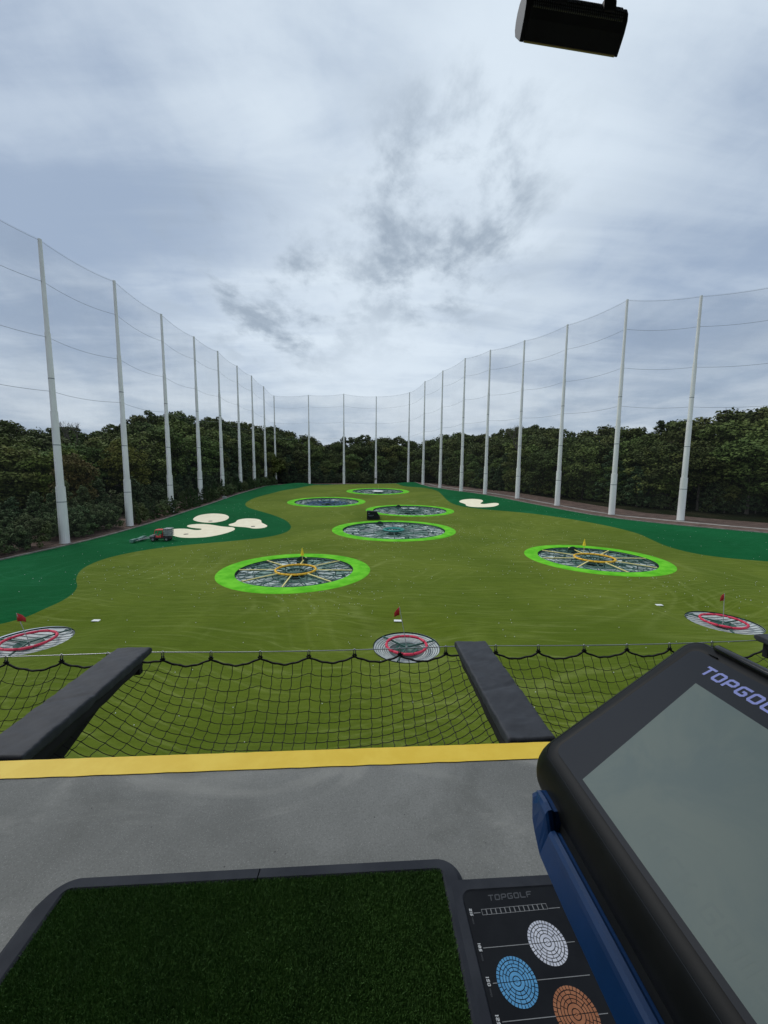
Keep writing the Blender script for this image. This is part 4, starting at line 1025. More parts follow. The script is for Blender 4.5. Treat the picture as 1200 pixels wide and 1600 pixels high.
# ------------------------------------------------------------------ ball collecting cart
def cart():
    x, y = -37.0, 63.2
    t = thing('ball_cart', (x, y, gz(x, y)), rad(184), 'small red-roofed ball collecting cart with grey cage box on the dark turf', 'cart')
    # local +x is the front
    MB().prism([(-1.55, -.62), (1.45, -.62), (1.75, -.40), (1.75, .40), (1.45, .62), (-1.55, .62)], .42, .72).build('chassis', 'cart_black', t, bevel=.04)
    h_ = MB(); h_.rings([[(1.0, -.58, .72), (1.78, -.46, .70), (1.78, .46, .70), (1.0, .58, .72)], [(.95, -.58, 1.12), (1.62, -.42, .98), (1.62, .42, .98), (.95, .58, 1.12)]]).build('bonnet', 'cart_grey', t, bevel=.05)
    for s in (-1, 1):
        MB().box((1.755, s * .3, .84), (.05, .18, .12)).build('headlight', 'box_pale', t, bevel=.02)
        MB().tube([(.95, s * .55, 1.1), (.72, s * .55, 1.85)], .035, 6).build('roof_post', 'cart_red', t)
        MB().tube([(-.45, s * .55, .72), (-.45, s * .55, 1.85)], .035, 6).build('roof_post', 'cart_red', t)
        MB().box((.2, s * .60, .82), (.9, .05, .30)).build('side_panel', 'cart_red', t, bevel=.02)
    MB().rings([[(-.55, -.62, 1.85), (.85, -.60, 1.85), (.85, .60, 1.85), (-.55, .62, 1.85)], [(-.5, -.58, 1.97), (.75, -.52, 1.95), (.75, .52, 1.95), (-.5, .58, 1.97)]]).build('roof', 'cart_red', t, bevel=.04)
    s = MB(); s.box((.0, 0, .86), (.5, 1.0, .16)); s.box((-.26, 0, 1.15), (.12, 1.0, .5)); s.build('seat', 'cart_black', t, bevel=.04)
    MB().tube([(.85, .25, 1.0), (.62, .25, 1.22)], .02, 6).tube([(.62 + .05 * math.sin(a), .25 + .17 * math.cos(a), 1.22 + .12 * math.sin(a)) for a in [i * .52 for i in range(12)]], .018, 5, closed=True).build('steering_wheel', 'cart_black', t)
    MB().box((-1.15, 0, .98), (1.15, 1.25, .08)).build('bed', 'cart_grey', t)
    cg = MB()
    for i in range(5):
        for s in (-1, 1): cg.bar((-.62 - .265 * i, s * .62, 1.0), (-.62 - .265 * i, s * .62, 2.05), .05, .05)
    for i in range(4):
        for xx in (-.62, -1.68): cg.bar((xx, -.62 + .413 * i, 1.0), (xx, -.62 + .413 * i, 2.05), .04, .04)
    for z in (1.0, 1.35, 1.7, 2.05):
        for s in (-1, 1): cg.bar((-.6, s * .62, z), (-1.7, s * .62, z), .05, .05)
        cg.bar((-.62, -.62, z), (-.62, .62, z), .05, .05); cg.bar((-1.68, -.62, z), (-1.68, .62, z), .05, .05)
    cg.build('cage', 'cart_grey', t)
    MB().box((-1.15, 0, 1.45), (.96, 1.12, .8)).build('hopper', 'cart_grey', t, bevel=.05)
    MB().box((-1.15, 0, 2.10), (1.14, 1.28, .06)).build('cage_lid', 'box_pale', t, bevel=.015)
    for xx in (1.1, -1.05):
        for s in (-1, 1):
            wh = MB(); wh.rings([[(xx + r * math.cos(2 * math.pi * j / 20), s * .62 + yy, .34 + r * math.sin(2 * math.pi * j / 20)) for j in range(20)] for r, yy in ((.2, -.11), (.31, -.11), (.34, -.07), (.34, .07), (.31, .11), (.2, .11))])
            w_ = wh.build('wheel', 'tyre', t, smooth=True)
            MB().cyl((xx, s * .62 - .115, .34), .18, .23, 14, axis=1).build('rim', 'hub', w_, bevel=.02)
    # front picker gang: three roller units on a hinged frame
    fr = MB(); fr.bar((1.7, 0, .45), (3.0, 0, .38), .08, .08); fr.bar((3.0, -1.9, .38), (3.0, 1.9, .38), .08, .08); fr.bar((1.8, 0, .45), (3.0, 1.3, .38), .05, .05); fr.bar((1.8, 0, .45), (3.0, -1.3, .38), .05, .05)
    g_ = fr.build('picker_frame', 'cart_grey', t)
    for k in (-1, 0, 1):
        mb = MB()
        for j in range(14): mb.cyl((3.5 + .25 * abs(k), k * 1.35 - .56 + j * .083, .27), .26, .03, 14, axis=1)
        u = mb.build('picker_roller', 'picker_disc', t)
        MB().box((3.5 + .25 * abs(k), k * 1.35, .52), (.5, 1.16, .05)).box((3.5 + .25 * abs(k), k * 1.35 - .62, .32), (.6, .04, .4)).box((3.5 + .25 * abs(k), k * 1.35 + .62, .32), (.6, .04, .4)).build('roller_guard', 'picker_disc', u, bevel=.01)
    return t
cart()

# black wedge cabinet between the pit targets
def cabinet():
    x, y = -2.4, 86.3; t = thing('cabinet', (x, y, gz(x, y)), rad(2), 'black wedge-shaped cabinet with sloping right side standing between the pit targets', 'cabinet')
    MB().rings([[(-1.45, yy, .08), (1.45, yy, .08), (1.45, yy, .75), (.65, yy, 1.85), (-1.45, yy, 1.95)] for yy in (-.9, .9)]).build('body', 'cabin_black', t, bevel=.06, fixn=True)
    MB().box((0, 0, .04), (2.7, 1.6, .08)).build('base', 'cart_black', t)
    MB().box((-.55, -.925, 1.05), (1.5, .04, 1.2)).build('front_panel', 'cabin_black', t, bevel=.015)
    for z, l in ((1.02, 1.1), (.86, .9)):
        MB().box((-.6, -.955, z), (l, .012, .09)).build('print_bar', 'cabin_print', t)
    MB().box((-1.0, -.955, 1.45), (.32, .012, .22)).build('print_square', 'cabin_print', t)
    MB().tube([(-.05, -.96, 1.2), (-.05, -1.02, 1.2), (-.05, -1.02, .9), (-.05, -.96, .9)], .02, 6).build('handle', 'steel', t)
    for sx in (-1.1, 1.1): MB().cyl((sx, -.95, .16), .16, .08, 14, axis=1).build('wheel', 'tyre', t)
cabinet()

# ------------------------------------------------------------------ building: deck, roof, walls (bay frame)
Z = DECK
dstruct(MB().box((0, -2.04, Z - .18), (30, 7.94, .36)), 'deck_floor', 'concrete')
ys = MB(); vs = []; rng = random.Random(3)
nn = 600
for i in range(nn + 1):
    x = -15 + 30 * i / nn
    vs += [(x, 1.806 + .0035 * noise.noise(Vector((x * 9, 0, 0))) + .0015 * rng.random(), Z + .004), (x, 1.926 + .003 * noise.noise(Vector((x * 14, 5, 0))), Z + .004)]
ys.add(vs, [(2 * i, 2 * i + 2, 2 * i + 3, 2 * i + 1) for i in range(nn)])
dstruct(ys, 'yellow_edge_line', 'yellow_paint')
dstruct(MB().box((0, -2.035, Z + 3.95), (30, 7.93, .3)), 'roof', 'soffit')
dstruct(MB().box((0, -6.1, Z + 1.8), (30, .2, 3.99)), 'rear_wall', 'wall_paint')
for k, zz_ in enumerate((7.0, 3.4)):
    dstruct(MB().box((0, -2.1, zz_ - .15), (30, 7.8, .3)), 'lower_deck', 'concrete')
dstruct(MB().box((0, -6.1, 5.1), (30, .2, 10.1)), 'lower_wall', 'wall_paint')
for i in range(-3, 4):
    o = MB().box((0, 0, 0), (.4, .4, 10.1)).build('column', 'wall_paint', bevel=.01); o.location = DW(i * 4.6 + 1.6, -1.2, 5.07); o.rotation_euler.z = TH; tag(o, kind='structure')

# ------------------------------------------------------------------ padded arms
def arm(L, label, w_=.275, tipF=3.20):
    t, off = dthing('padded_arm', L, 1.93, Z, label, 'padded arm', 'black padded arms holding the safety net')
    rng = random.Random(int(L * 100))
    # pad: wrinkled vinyl cushion, built along F with rounded section
    n = 120; F0 = 1.60; rings = []; hw, th = w_ / 2, .062
    F0 = 1.945
    for i in range(n + 1):
        f = F0 + (tipF - F0) * i / n; ring = []
        e = min(1, (tipF - f) / .03 + .25); e0 = min(1, (f - F0) / .02 + .5); sc = min(e, 1) ** .5 * min(1, e0)
        secs = []
        r = .013
        for cx_, cz_, a0 in ((hw - r, -r, 0), (-hw + r, -r, 90), (-hw + r, -th + r, 180), (hw - r, -th + r, 270)):
            for q_ in range(4):
                a = rad(a0 + q_ * 30); secs.append((cx_ + r * math.cos(a), cz_ + r * math.sin(a)))
        # extra points over the top
        full = []
        for k_ in range(len(secs)):
            a, b = secs[k_], secs[(k_ + 1) % len(secs)]
            full.append(a)
            if k_ in (3, 11):
                for q_ in range(1, 12): full.append((a[0] + (b[0] - a[0]) * q_ / 12, a[1] + (b[1] - a[1]) * q_ / 12))
            if k_ in (7, 15):
                for q_ in range(1, 3): full.append((a[0] + (b[0] - a[0]) * q_ / 3, a[1] + (b[1] - a[1]) * q_ / 3))
        for x, z in full:
            wv_ = noise.noise(Vector((x * 5 + L, f * 9 + x * 7 * math.sin(L * 3), L))) * .006
            wv_ += (1 - abs(noise.noise(Vector((x * 9, f * 16 - x * 16, L + 3))))) ** 6 * .0045
            wv_ += .012 * math.exp(-((f - F0 - .52 - x * .35) / .025) ** 2) * (-.7)
            dr = Vector((x / hw * .35, 0, (z + th / 2) / (th / 2)))
            edge = .004 * noise.noise(Vector((f * 20, x * 3, 9)))
            px_ = L + x * (.97 + .03 * sc) + edge + dr.x * wv_ * .5; pz_ = Z + .012 + (z + th / 2) * sc - th / 2 + dr.z * wv_ - .004
            ring.append((px_, f, pz_))
        rings.append(ring)
    MB().rings(rings).build('pad', 'black_vinyl', t, off=off, smooth=True, fixn=True)
    # side skirt and steel bracket beneath
    sk = MB()
    for s in (-1, 1):
        x = L + s * (hw - .012); vs = []
        for i in range(41):
            f = 1.95 + (tipF - .12 - 1.95) * i / 40; dp = .10 - .055 * i / 40
            for k in range(4): vs.append((x + .010 * noise.noise(Vector((f * 7, k, s))) , f, Z - .05 - dp * k / 3))
            for k in range(4): vs.append((x - s * .012 + .010 * noise.noise(Vector((f * 7, k, s))), f, Z - .05 - dp * k / 3))
        fs = []
        for i in range(40):
            for k in range(3):
                a = 8 * i + k; fs += [(a, a + 1, a + 9, a + 8), (a + 4, a + 12, a + 13, a + 5)]
            a = 8 * i; fs += [(a + 3, a + 7, a + 15, a + 11)]
        sk.add(vs, fs)
    sk.build('skirt', 'black_cloth', t, off=off, smooth=True, fixn=True)
    bk = MB(); bk.box((L, (1.94 + tipF - .05) / 2, Z - .12), (.09, tipF - .05 - 1.94, .06)); bk.build('bracket', 'black_cloth', t, off=off, bevel=.004)
    MB().rings([[(L - .04, 1.945, Z - .42), (L + .04, 1.945, Z - .42), (L + .04, 1.945, Z - .16), (L - .04, 1.945, Z - .16)], [(L - .04, 2.7, Z - .19), (L + .04, 2.7, Z - .19), (L + .04, 2.7, Z - .155), (L - .04, 2.7, Z - .155)]]).build('gusset', 'black_cloth', t, off=off)
    MB().box((L, tipF - .055, Z - .14), (.14, .05, .13)).build('end_plate', 'black_cloth', t, off=off, bevel=.006)
    MB().tube([(L, tipF - .05, Z - .06), (L, tipF - .0, Z - .06)], .012, 8).build('cable_eye', 'steel', t, off=off)
    return t
arm(-1.885, 'black padded net arm on the left, running from the deck edge out to the cable')
arm(.965, 'black padded net arm right of the middle, left of the screen console')
arm(3.815, 'black padded net arm tip peeking out past the console at the right edge', tipF=3.24)

# outer steel cable
def cable():
    p = []
    for i in range(121):
        l = -12 + 24 * i / 120; k = ((l + 1.885) / 2.85) % 1.0
        p.append((l, 3.225 - .0, Z - .055 - .02 * math.sin(math.pi * k)))
    o = MB().tube(p, .0042, 6).build('edge_cable', 'steel', smooth=True); o.rotation_euler.z = TH
    tag(o, 'thin steel cable strung along the tips of the padded arms', 'cable')
cable()

# safety nets
def bay_net(L0, L1, clips, label, seed):
    t, off = dthing('safety_net', (L0 + L1) / 2, 2.6, Z, label, 'net', 'black knotted safety nets beyond the deck edge')
    rng = random.Random(seed); W = L1 - L0
    nodes = [L0 - .01] + clips + [L1 + .01]
    FT = 3.225
    def rope_z(l):
        for a, b in zip(nodes, nodes[1:]):
            if a <= l <= b:
                u = (l - a) / (b - a); w_ = b - a
                ea = -.01 if a == nodes[0] else 0; eb = -.01 if b == nodes[-1] else 0
                return Z - .130 - .060 * 4 * u * (1 - u) * min(1.25, w_ / .41) ** 2 + ea * (1 - u) + eb * u
        return Z - .135
    # thick header rope with lashings
    rp_ = []; rr = []
    for i in range(161):
        l = L0 + W * i / 160; rp_.append((l, FT + .004 * math.sin(l * 31), rope_z(l) + .003 * math.sin(l * 60))); rr.append(.0088 + .003 * noise.noise(Vector((l * 40, seed, 0))))
    MB().tube(rp_, rr, 7).build('header_rope', 'net_cord', t, off=off, smooth=True)
    for c in clips:
        cz = Z - .055 - .02 * math.sin(math.pi * (((c + 1.885) / 2.85) % 1.0))
        MB().tube([(c + .009 * math.sin(a), FT + .004, cz - .018 + .026 * math.cos(a)) for a in [i * .5236 for i in range(12)]], .0042, 6, closed=True).build('clip', 'steel', t, off=off, smooth=True)
        lp = MB()
        for s in (-1, 1): lp.tube([(c + s * .006, FT + .002, cz - .035), (c + s * .009, FT, (cz + rope_z(c)) / 2), (c + s * .012, FT, rope_z(c))], .0042, 5)
        lp.tube([(c - .02, FT, rope_z(c) + .006), (c, FT, rope_z(c) + .014), (c + .02, FT, rope_z(c) + .006)], .008, 6)
        lp.build('lashing', 'net_cord', t, off=off)
    # the net surface
    NU, NV = 33, 18
    def P_(u, v):      # u across 0..1, v from rope 0 to deck 1
        l = L0 + W * u
        e = abs(2 * u - 1)
        side = 1 - e ** 3.2                      # 0 along the arms, 1 in the middle
        f = FT + (1.955 - FT) * (v * (1.0 - .10 * side * math.sin(math.pi * v)))
        z0 = rope_z(l); z0 += (Z - .17 - z0) * min(1, v * 2.2); z1 = Z - .17 - .17 * side
        z = z0 + (z1 - z0) * v ** .9
        z -= (.36 * side + .0) * math.sin(math.pi * min(1, v * 1.02)) ** .85
        # cells lean in from the ends and bunch at the arms
        l += .012 * noise.noise(Vector((u * 9, v * 6, seed))); f += .02 * noise.noise(Vector((u * 7, v * 5, seed + 5))); z += .022 * noise.noise(Vector((u * 6, v * 5, seed + 9)))
        return Vector((l, f, z))
    mb = MB(); sub = 3
    r = .0030
    def line(pts_): mb.tube(pts_, r, 4)
    for i in range(NU + 1):
        line([P_(i / NU, j / (NV * sub)) + Vector((.004 * ((j % sub) - 1) * (1 if i % 2 else -1), 0, -.0)) for j in range(NV * sub + 1)])
    for j in range(1, NV + 1):
        p = []
        for i in range(NU * sub + 1):
            q_ = P_(i / (NU * sub), j / NV); k = i % sub
            q_.z -= .006 if k else 0
            p.append(q_)
        line(p)
    mb.build('mesh', 'net_cord', t, off=off)
    kn = MB()
    for i in range(NU + 1):
        for j in range(1, NV):
            q_ = P_(i / NU, j / NV); a = .0052
            kn.add([q_ + Vector(d_) * a for d_ in ((1, 0, 0), (-1, 0, 0), (0, 1, 0), (0, -1, 0), (0, 0, 1), (0, 0, -1))], [(0, 2, 4), (2, 1, 4), (1, 3, 4), (3, 0, 4), (2, 0, 5), (1, 2, 5), (3, 1, 5), (0, 3, 5)])
    kn.build('knots', 'net_cord', t, off=off)['kind'] = 'stuff'
    return t
SC = 3.225 / 3.40
cl = [c * SC for c in (-3.099, -2.636, -2.243, -1.77, -1.348, -.91, -.472, -.053, .367, .8, 1.278, 1.692, 2.143, 2.571, 3.003, 3.44, 3.815)]
w2 = .1375
bay_net(-1.855, .935, [c for c in cl if -1.74 < c < .80], 'black knotted safety net between the left arm and the arm right of the middle', 1)
bay_net(-4.70, -1.915, [-4.35, -3.92, -3.5] + [c for c in cl if c < -2.1], 'black knotted safety net left of the left padded arm', 2)
bay_net(.995, 3.785, [c for c in cl if 1.15 < c < 3.6], 'black knotted safety net partly hidden by the screen console', 3)
bay_net(3.815 + w2 - .02, 3.815 + 2.85 - w2, [4.1, 4.5, 4.9, 5.35, 5.8, 6.2], 'black knotted safety net beyond the rightmost arm tip', 4)

# ------------------------------------------------------------------ lettering from strokes
GL = {
 'T': [('o', [(0, 1), (1, 1)]), ('o', [(.5, 0), (.5, '-')])],
 'O': [('c', [(0, 0), (0, 1), (1, 1), (1, 0)])], '0': [('c', [(0, 0), (0, 1), (1, 1), (1, 0)])], 'D': [('c', [(0, 0), (0, 1), (1, 1), (1, 0)])],
 'P': [('o', [(0, 0), (0, 1), (1, 1), (1, .38), ('+', .38)])],
 'G': [('o', [(1, 1), (0, 1), (0, 0), (1, 0), (1, .5), (.5, .5)])],
 'L': [('o', [(0, 1), (0, 0), (1, 0)])],
 'F': [('o', [(0, 0), (0, 1), (1, 1)]), ('o', [('+', .47), (.85, .47)])],
 'Y': [('o', [(0, 1), (0, .5), (1, .5), (1, 1)]), ('o', [(.5, 0), (.5, 'm')])],
 'A': [('o', [(0, 0), (0, 1), (1, 1), (1, 0)]), ('o', [('+', .4), ('e', .4)])],
 'R': [('o', [(0, 0), (0, 1), (1, 1), (1, .42), ('+', .42)]), ('o', [(.6, 'r'), (1, 0)])],
 'S': [('o', [(1, 1), (0, 1), (0, .5), (1, .5), (1, 0), (0, 0)])], '5': [('o', [(1, 1), (0, 1), (0, .5), (1, .5), (1, 0), (0, 0)])],
 '2': [('o', [(0, 1), (1, 1), (1, .5), (0, .5), (0, 0), (1, 0)])], '1': [('o', [(.2, 1), (.55, 1), (.55, 0)])],
 '8': [('c', [(0, 0), (0, 1), (1, 1), (1, 0)]), ('o', [('+', .5), ('e', .5)])],
 'I': [('o', [(.5, 0), (.5, 1)])], 'C': [('o', [(1, 1), (0, 1), (0, 0), (1, 0)])], 'K': [('o', [(0, 0), (0, 1)]), ('o', [('+', .5), (.5, .5), (1, 1)]), ('o', [(.6, .42), (1, 0)])],
 'M': [('o', [(0, 0), (0, 1), (1, 1), (1, 0)]), ('o', [(.5, 0), (.5, '-')])], 'E': [('o', [(1, 1), (0, 1), (0, 0), (1, 0)]), ('o', [('+', .5), (.85, .5)])],
}
def stroke(pl, closed, sw, ch):
    """mitred flat ribbon polygons, corners chamfered"""
    P2 = [Vector(p) for p in pl]; out = []
    n = len(P2)
    for i, p in enumerate(P2):
        if not closed and i in (0, n - 1): out.append(p); continue
        a, b = P2[i - 1], P2[(i + 1) % n]
        la, lb = (a - p).length, (b - p).length
        c = min(ch, la * .45, lb * .45); out.append(p + (a - p).normalized() * c); out.append(p + (b - p).normalized() * c)
    n = len(out); le, ri = [], []
    for i, p in enumerate(out):
        if closed or 0 < i < n - 1:
            d1 = (p - out[i - 1]).normalized(); d2 = (out[(i + 1) % n] - p).normalized()
            n1 = Vector((-d1.y, d1.x)); n2 = Vector((-d2.y, d2.x)); mm = (n1 + n2).normalized(); k = sw / 2 / max(.5, mm.dot(n1))
        else:
            d1 = ((out[1] - p) if i == 0 else (p - out[i - 1])).normalized(); mm = Vector((-d1.y, d1.x)); k = sw / 2
        le.append(p + mm * k); ri.append(p - mm * k)
    quads = []
    for i in range(n if closed else n - 1):
        j = (i + 1) % n; quads.append((ri[i], ri[j], le[j], le[i]))
    return quads
def text_mesh(txt, o3, ux, uy, h, wd, gap, sw, slant=.18, spacew=.6):
    """flat lettering in the plane (o3, ux, uy)"""
    mb = MB(); o3, ux, uy = Vector(o3), Vector(ux), Vector(uy); x0 = 0; hs = sw / 2
    for ch in txt:
        if ch == ' ': x0 += wd * spacew; continue
        W_ = wd * (.55 if ch in 'I1' else 1)
        for kd, pl in GL[ch]:
            pp = []
            for a, b in pl:
                x = hs + a * (W_ - sw) if not isinstance(a, str) else {'+': sw + .0005 * wd, 'e': W_ - sw - .0005 * wd}[a]
                y = hs + b * (h - sw) if not isinstance(b, str) else {'-': h - sw - .0005 * h, 'm': hs + .5 * (h - sw) - hs - .0005 * h, 'r': hs + .42 * (h - sw) - hs - .0005 * h}[b]
                if a in (0, 1) and False: pass
                pp.append((x, y))
            if kd == 'o':      # butt ends flush with the cell
                for e_, nb in ((0, 1), (-1, -2)):
                    d_ = (Vector(pp[e_]) - Vector(pp[nb])).normalized(); a, b = pl[e_]
                    if not isinstance(a, str) and not isinstance(b, str) and (abs(d_.x) > .9 or abs(d_.y) > .9) and (a in (0, 1) or b in (0, 1)):
                        pp[e_] = (pp[e_][0] + d_.x * hs, pp[e_][1] + d_.y * hs)
            for qd in stroke(pp, kd == 'c', sw, sw * .5):
                vs = [o3 + ux * (x0 + v.x + slant * v.y) + uy * v.y for v in qd]; mb.add(vs, [(0, 1, 2, 3)])
        x0 += W_ + gap
    return mb

# ------------------------------------------------------------------ hitting mat
def rrect(x0, x1, y0, y1, r, n=6, rs=None):
    out = []; rs = rs or (r, r, r, r)
    for (cx, cy, a0, r_) in ((x1 - rs[0], y1 - rs[0], 0, rs[0]), (x0 + rs[1], y1 - rs[1], 90, rs[1]), (x0 + rs[2], y0 + rs[2], 180, rs[2]), (x1 - rs[3], y0 + rs[3], 270, rs[3])):
        for k in range(n + 1): a = rad(a0 + 90 * k / n); out.append((cx + r_ * math.cos(a), cy + r_ * math.sin(a)))
    return out
def hitting_mat():
    t, off = dthing('hitting_mat', -.36, .5, Z, 'dark green golf hitting mat in a grey rubber frame on the concrete deck', 'golf mat')
    X0, X1, Y0, Y1 = -1.108, .378, -.42, 1.312
    x0, x1, y0, y1 = -1.022, .300, -.34, 1.250
    seam = -.368
    n = 10
    o_ = rrect(X0, X1, Y0, Y1, .1, n, (.085, .12, .1, .1)); i_ = rrect(x0, x1, y0, y1, .02, n, (.018, .018, .018, .018))
    # two frame sections meeting at the seam; ring of quads cut there
    def prof(k):
        a, b = Vector(o_[k]), Vector(i_[k]); d_ = (b - a)
        return [(a.x, a.y, Z + .001), (a.x + d_.x * .05, a.y + d_.y * .05, Z + .012), (a.x + d_.x * .30, a.y + d_.y * .30, Z + .030), (a.x + d_.x * .9, a.y + d_.y * .9, Z + .036), (b.x, b.y, Z + .030), (b.x, b.y, Z + .001)]
    N_ = len(o_)
    def seamprof(x, top):
        ya, yb = (Y1, y1) if top else (Y0, y0); d_ = yb - ya
        return [(x, ya, Z + .001), (x, ya + d_ * .05, Z + .012), (x, ya + d_ * .30, Z + .030), (x, ya + d_ * .9, Z + .036), (x, yb, Z + .030), (x, yb, Z + .001)]
    q1 = n + 1; 
    left = [seamprof(seam - .0022, True)] + [prof(k) for k in range(q1, 3 * q1)] + [seamprof(seam - .0022, False)]
    right = [seamprof(seam + .0022, False)] + [prof(k % N_) for k in range(3 * q1, 5 * q1)] + [seamprof(seam + .0022, True)]
    for sec in (left, right):
        MB().rings(sec).build('frame_section', 'rubber', t, off=off, smooth=False, fixn=True)
    MB().prism(rrect(x0 + .001, x1 - .001, y0 + .001, y1 - .001, .016), Z + .002, Z + .024).build('turf_base', 'turf_backing', t, off=off)
    # real fibres
    rng = np.random.default_rng(4); nb = 340000
    A = rng.random((nb, 2)); yy0 = .55
    bx = x0 + .003 + A[:, 0] * (x1 - x0 - .006); by = yy0 + A[:, 1] ** .9 * (y1 + .001 - yy0)
    h = .009 + .0055 * rng.random(nb); a = rng.random(nb) * 6.28; wv = .0005 + .0005 * rng.random(nb)
    lean = rng.normal(size=(nb, 2)) * .005 + np.array([0, .002])
    z0 = Z + .0235
    dx, dy = np.cos(a) * wv, np.sin(a) * wv
    v = np.empty((nb, 4, 3))
    v[:, 0] = np.stack([bx - dx, by - dy, np.full(nb, z0)], 1); v[:, 1] = np.stack([bx + dx, by + dy, np.full(nb, z0)], 1)
    v[:, 2] = np.stack([bx + dx * .8 + lean[:, 0], by + dy * .8 + lean[:, 1], z0 + h], 1); v[:, 3] = np.stack([bx - dx * .8 + lean[:, 0], by - dy * .8 + lean[:, 1], z0 + h * .96], 1)
    v -= np.array(off)
    me = bpy.data.meshes.new('turf_fibres'); me.vertices.add(4 * nb); me.vertices.foreach_set('co', v.astype(np.float32).ravel())
    me.loops.add(4 * nb); me.loops.foreach_set('vertex_index', np.arange(4 * nb, dtype=np.int32)); me.polygons.add(nb); me.polygons.foreach_set('loop_start', np.arange(0, 4 * nb, 4, dtype=np.int32))
    me.update(calc_edges=True); me.materials.append(M['mat_fibre'])
    o = bpy.data.objects.new('turf_fibres', me); COL.objects.link(o); o.parent = t; o['kind'] = 'stuff'
    return t
mt = bpy.data.materials.new('mat_fibre'); mt.use_nodes = True; n_ = NT(mt.node_tree); b_ = mt.node_tree.nodes['Principled BSDF']
oc = n_.n('ShaderNodeTexCoord').outputs['Object']
c_ = n_.mix(n_.smooth(n_.noise(oc, 400, 2, .6), .35, .65), (.055, .128, .027), (.100, .212, .050))
c_ = n_.mix(n_.m('MULTIPLY', n_.smooth(n_.noise(oc, 6, 4, .6), .4, .7), .5), c_, (.055, .12, .035))
n_.put(b_.inputs['Base Color'], c_); b_.inputs['Roughness'].default_value = .55; b_.inputs['Specular IOR Level'].default_value = .3
M['mat_fibre'] = mt
hitting_mat()

# ------------------------------------------------------------------ floor guide panel
def guide_panel():
    t, off = dthing('guide_panel', .5, .9, Z, 'black floor panel with printed white, blue and orange target discs beside the hitting mat', 'floor panel')
    MB().rings([[(x, y, z) for x, y in rrect(.314 + e, .785 - e, -.25 + e, 1.217 - e, .03, 5, (.03, .035, .03, .03))] for z, e in ((Z + .001, 0), (Z + .024, .0), (Z + .034, .005), (Z + .034, .038), (Z + .030, .042))], True, False).build('tray', 'rubber', t, off=off)
    zt = Z + .031
    MB().prism(rrect(.357, .742, -.207, 1.174 + .012, .02, 5), Z + .004, zt).build('face_plate', 'panel_black', t, off=off)
    zt += .0006
    text_mesh('TOPGOLF', (.442, 1.141, zt), (1, .03, 0), (0, 1, 0), .0185, .0185, .0042, .0036, .12).build('lettering', 'print_grey', t, off=off)
    bx = MB()
    for k in range(14):
        x = .4075 + .0162 * k; y = 1.1005 + .012 * (x - .4075) * 2.2; s = .0158; w_ = .0012; hh = .0175
        for q_ in (((x, y), (x + s, y), (x + s, y + w_), (x, y + w_)), ((x, y + hh - w_), (x + s, y + hh - w_), (x + s, y + hh), (x, y + hh)), ((x, y + w_), (x + w_, y + w_), (x + w_, y + hh - w_), (x, y + hh - w_)), ((x + s - w_, y + w_), (x + s, y + w_), (x + s, y + hh - w_), (x + s - w_, y + hh - w_))):
            bx.ngon([(a, b, zt) for a, b in q_])
    bx.build('box_row', 'print_line', t, off=off)
    w_ = .0009
    for y, segs in ((1.108, ((.379, .402), (.636, .676))), (1.0135, ((.381, .528), (.646, .674))), (.931, ((.383, .396), (.514, .674))), (.853, ((.382, .531), (.648, .676)))):
        for a, b in segs: MB().ngon([(a, y - w_, zt), (b, y - w_ + .0006 * (b - a) * 30, zt), (b, y + w_ + .0006 * (b - a) * 30, zt), (a, y + w_, zt)]).build('guide_line', 'print_line', t, off=off)
    for y, s in ((1.122, '215'), (1.027, '185'), (.947, '150'), (.868, '125')):
        text_mesh(s, (.3665, y, zt), (0, -1, 0), (1, 0, 0), .0095, .0072, .0014, .0024, .1).build('distance_number', 'print_white', t, off=off)
        text_mesh('YARDS', (.3685, y - .0262, zt), (0, -1, 0), (1, 0, 0), .0045, .0030, .0008, .0008, .0).build('unit_text', 'print_grey', t, off=off)
    for (cx, cy), m_, R_ in (((.587, 1.017), 'disc_white', .0585), ((.4545, .932), 'disc_blue', .0575), ((.5895, .856), 'disc_orange', .059)):
        mb = MB(); mb.ngon([(cx + R_ * .035 * math.cos(a), cy + R_ * .035 * math.sin(a), zt) for a in [i * .785 for i in range(8)]])
        spec_ = [(.055, .175, 2, 8), (.215, .365, 2, 14), (.405, .52, 12, 3), (.555, .665, 12, 3), (.70, .82, 18, 2), (.86, 1.0, 36, 2)]
        for ra, rb2, nsg, sb in spec_:
            for k in range(nsg):
                g_ = .016 / ((ra + rb2) / 2); a0 = 2 * math.pi * k / nsg + g_; a1 = 2 * math.pi * (k + 1) / nsg - g_
                ph = .03
                vs = []
                for r_ in (ra, rb2):
                    for j in range(sb + 1): a = a0 + (a1 - a0) * j / sb + ph; vs.append((cx + R_ * r_ * math.cos(a), cy + R_ * r_ * math.sin(a), zt))
                mb.add(vs, [(j, j + 1, sb + 2 + j, sb + 1 + j)[::-1] for j in range(sb)])
        mb.build('target_disc', m_, t, off=off)
    return t
guide_panel()

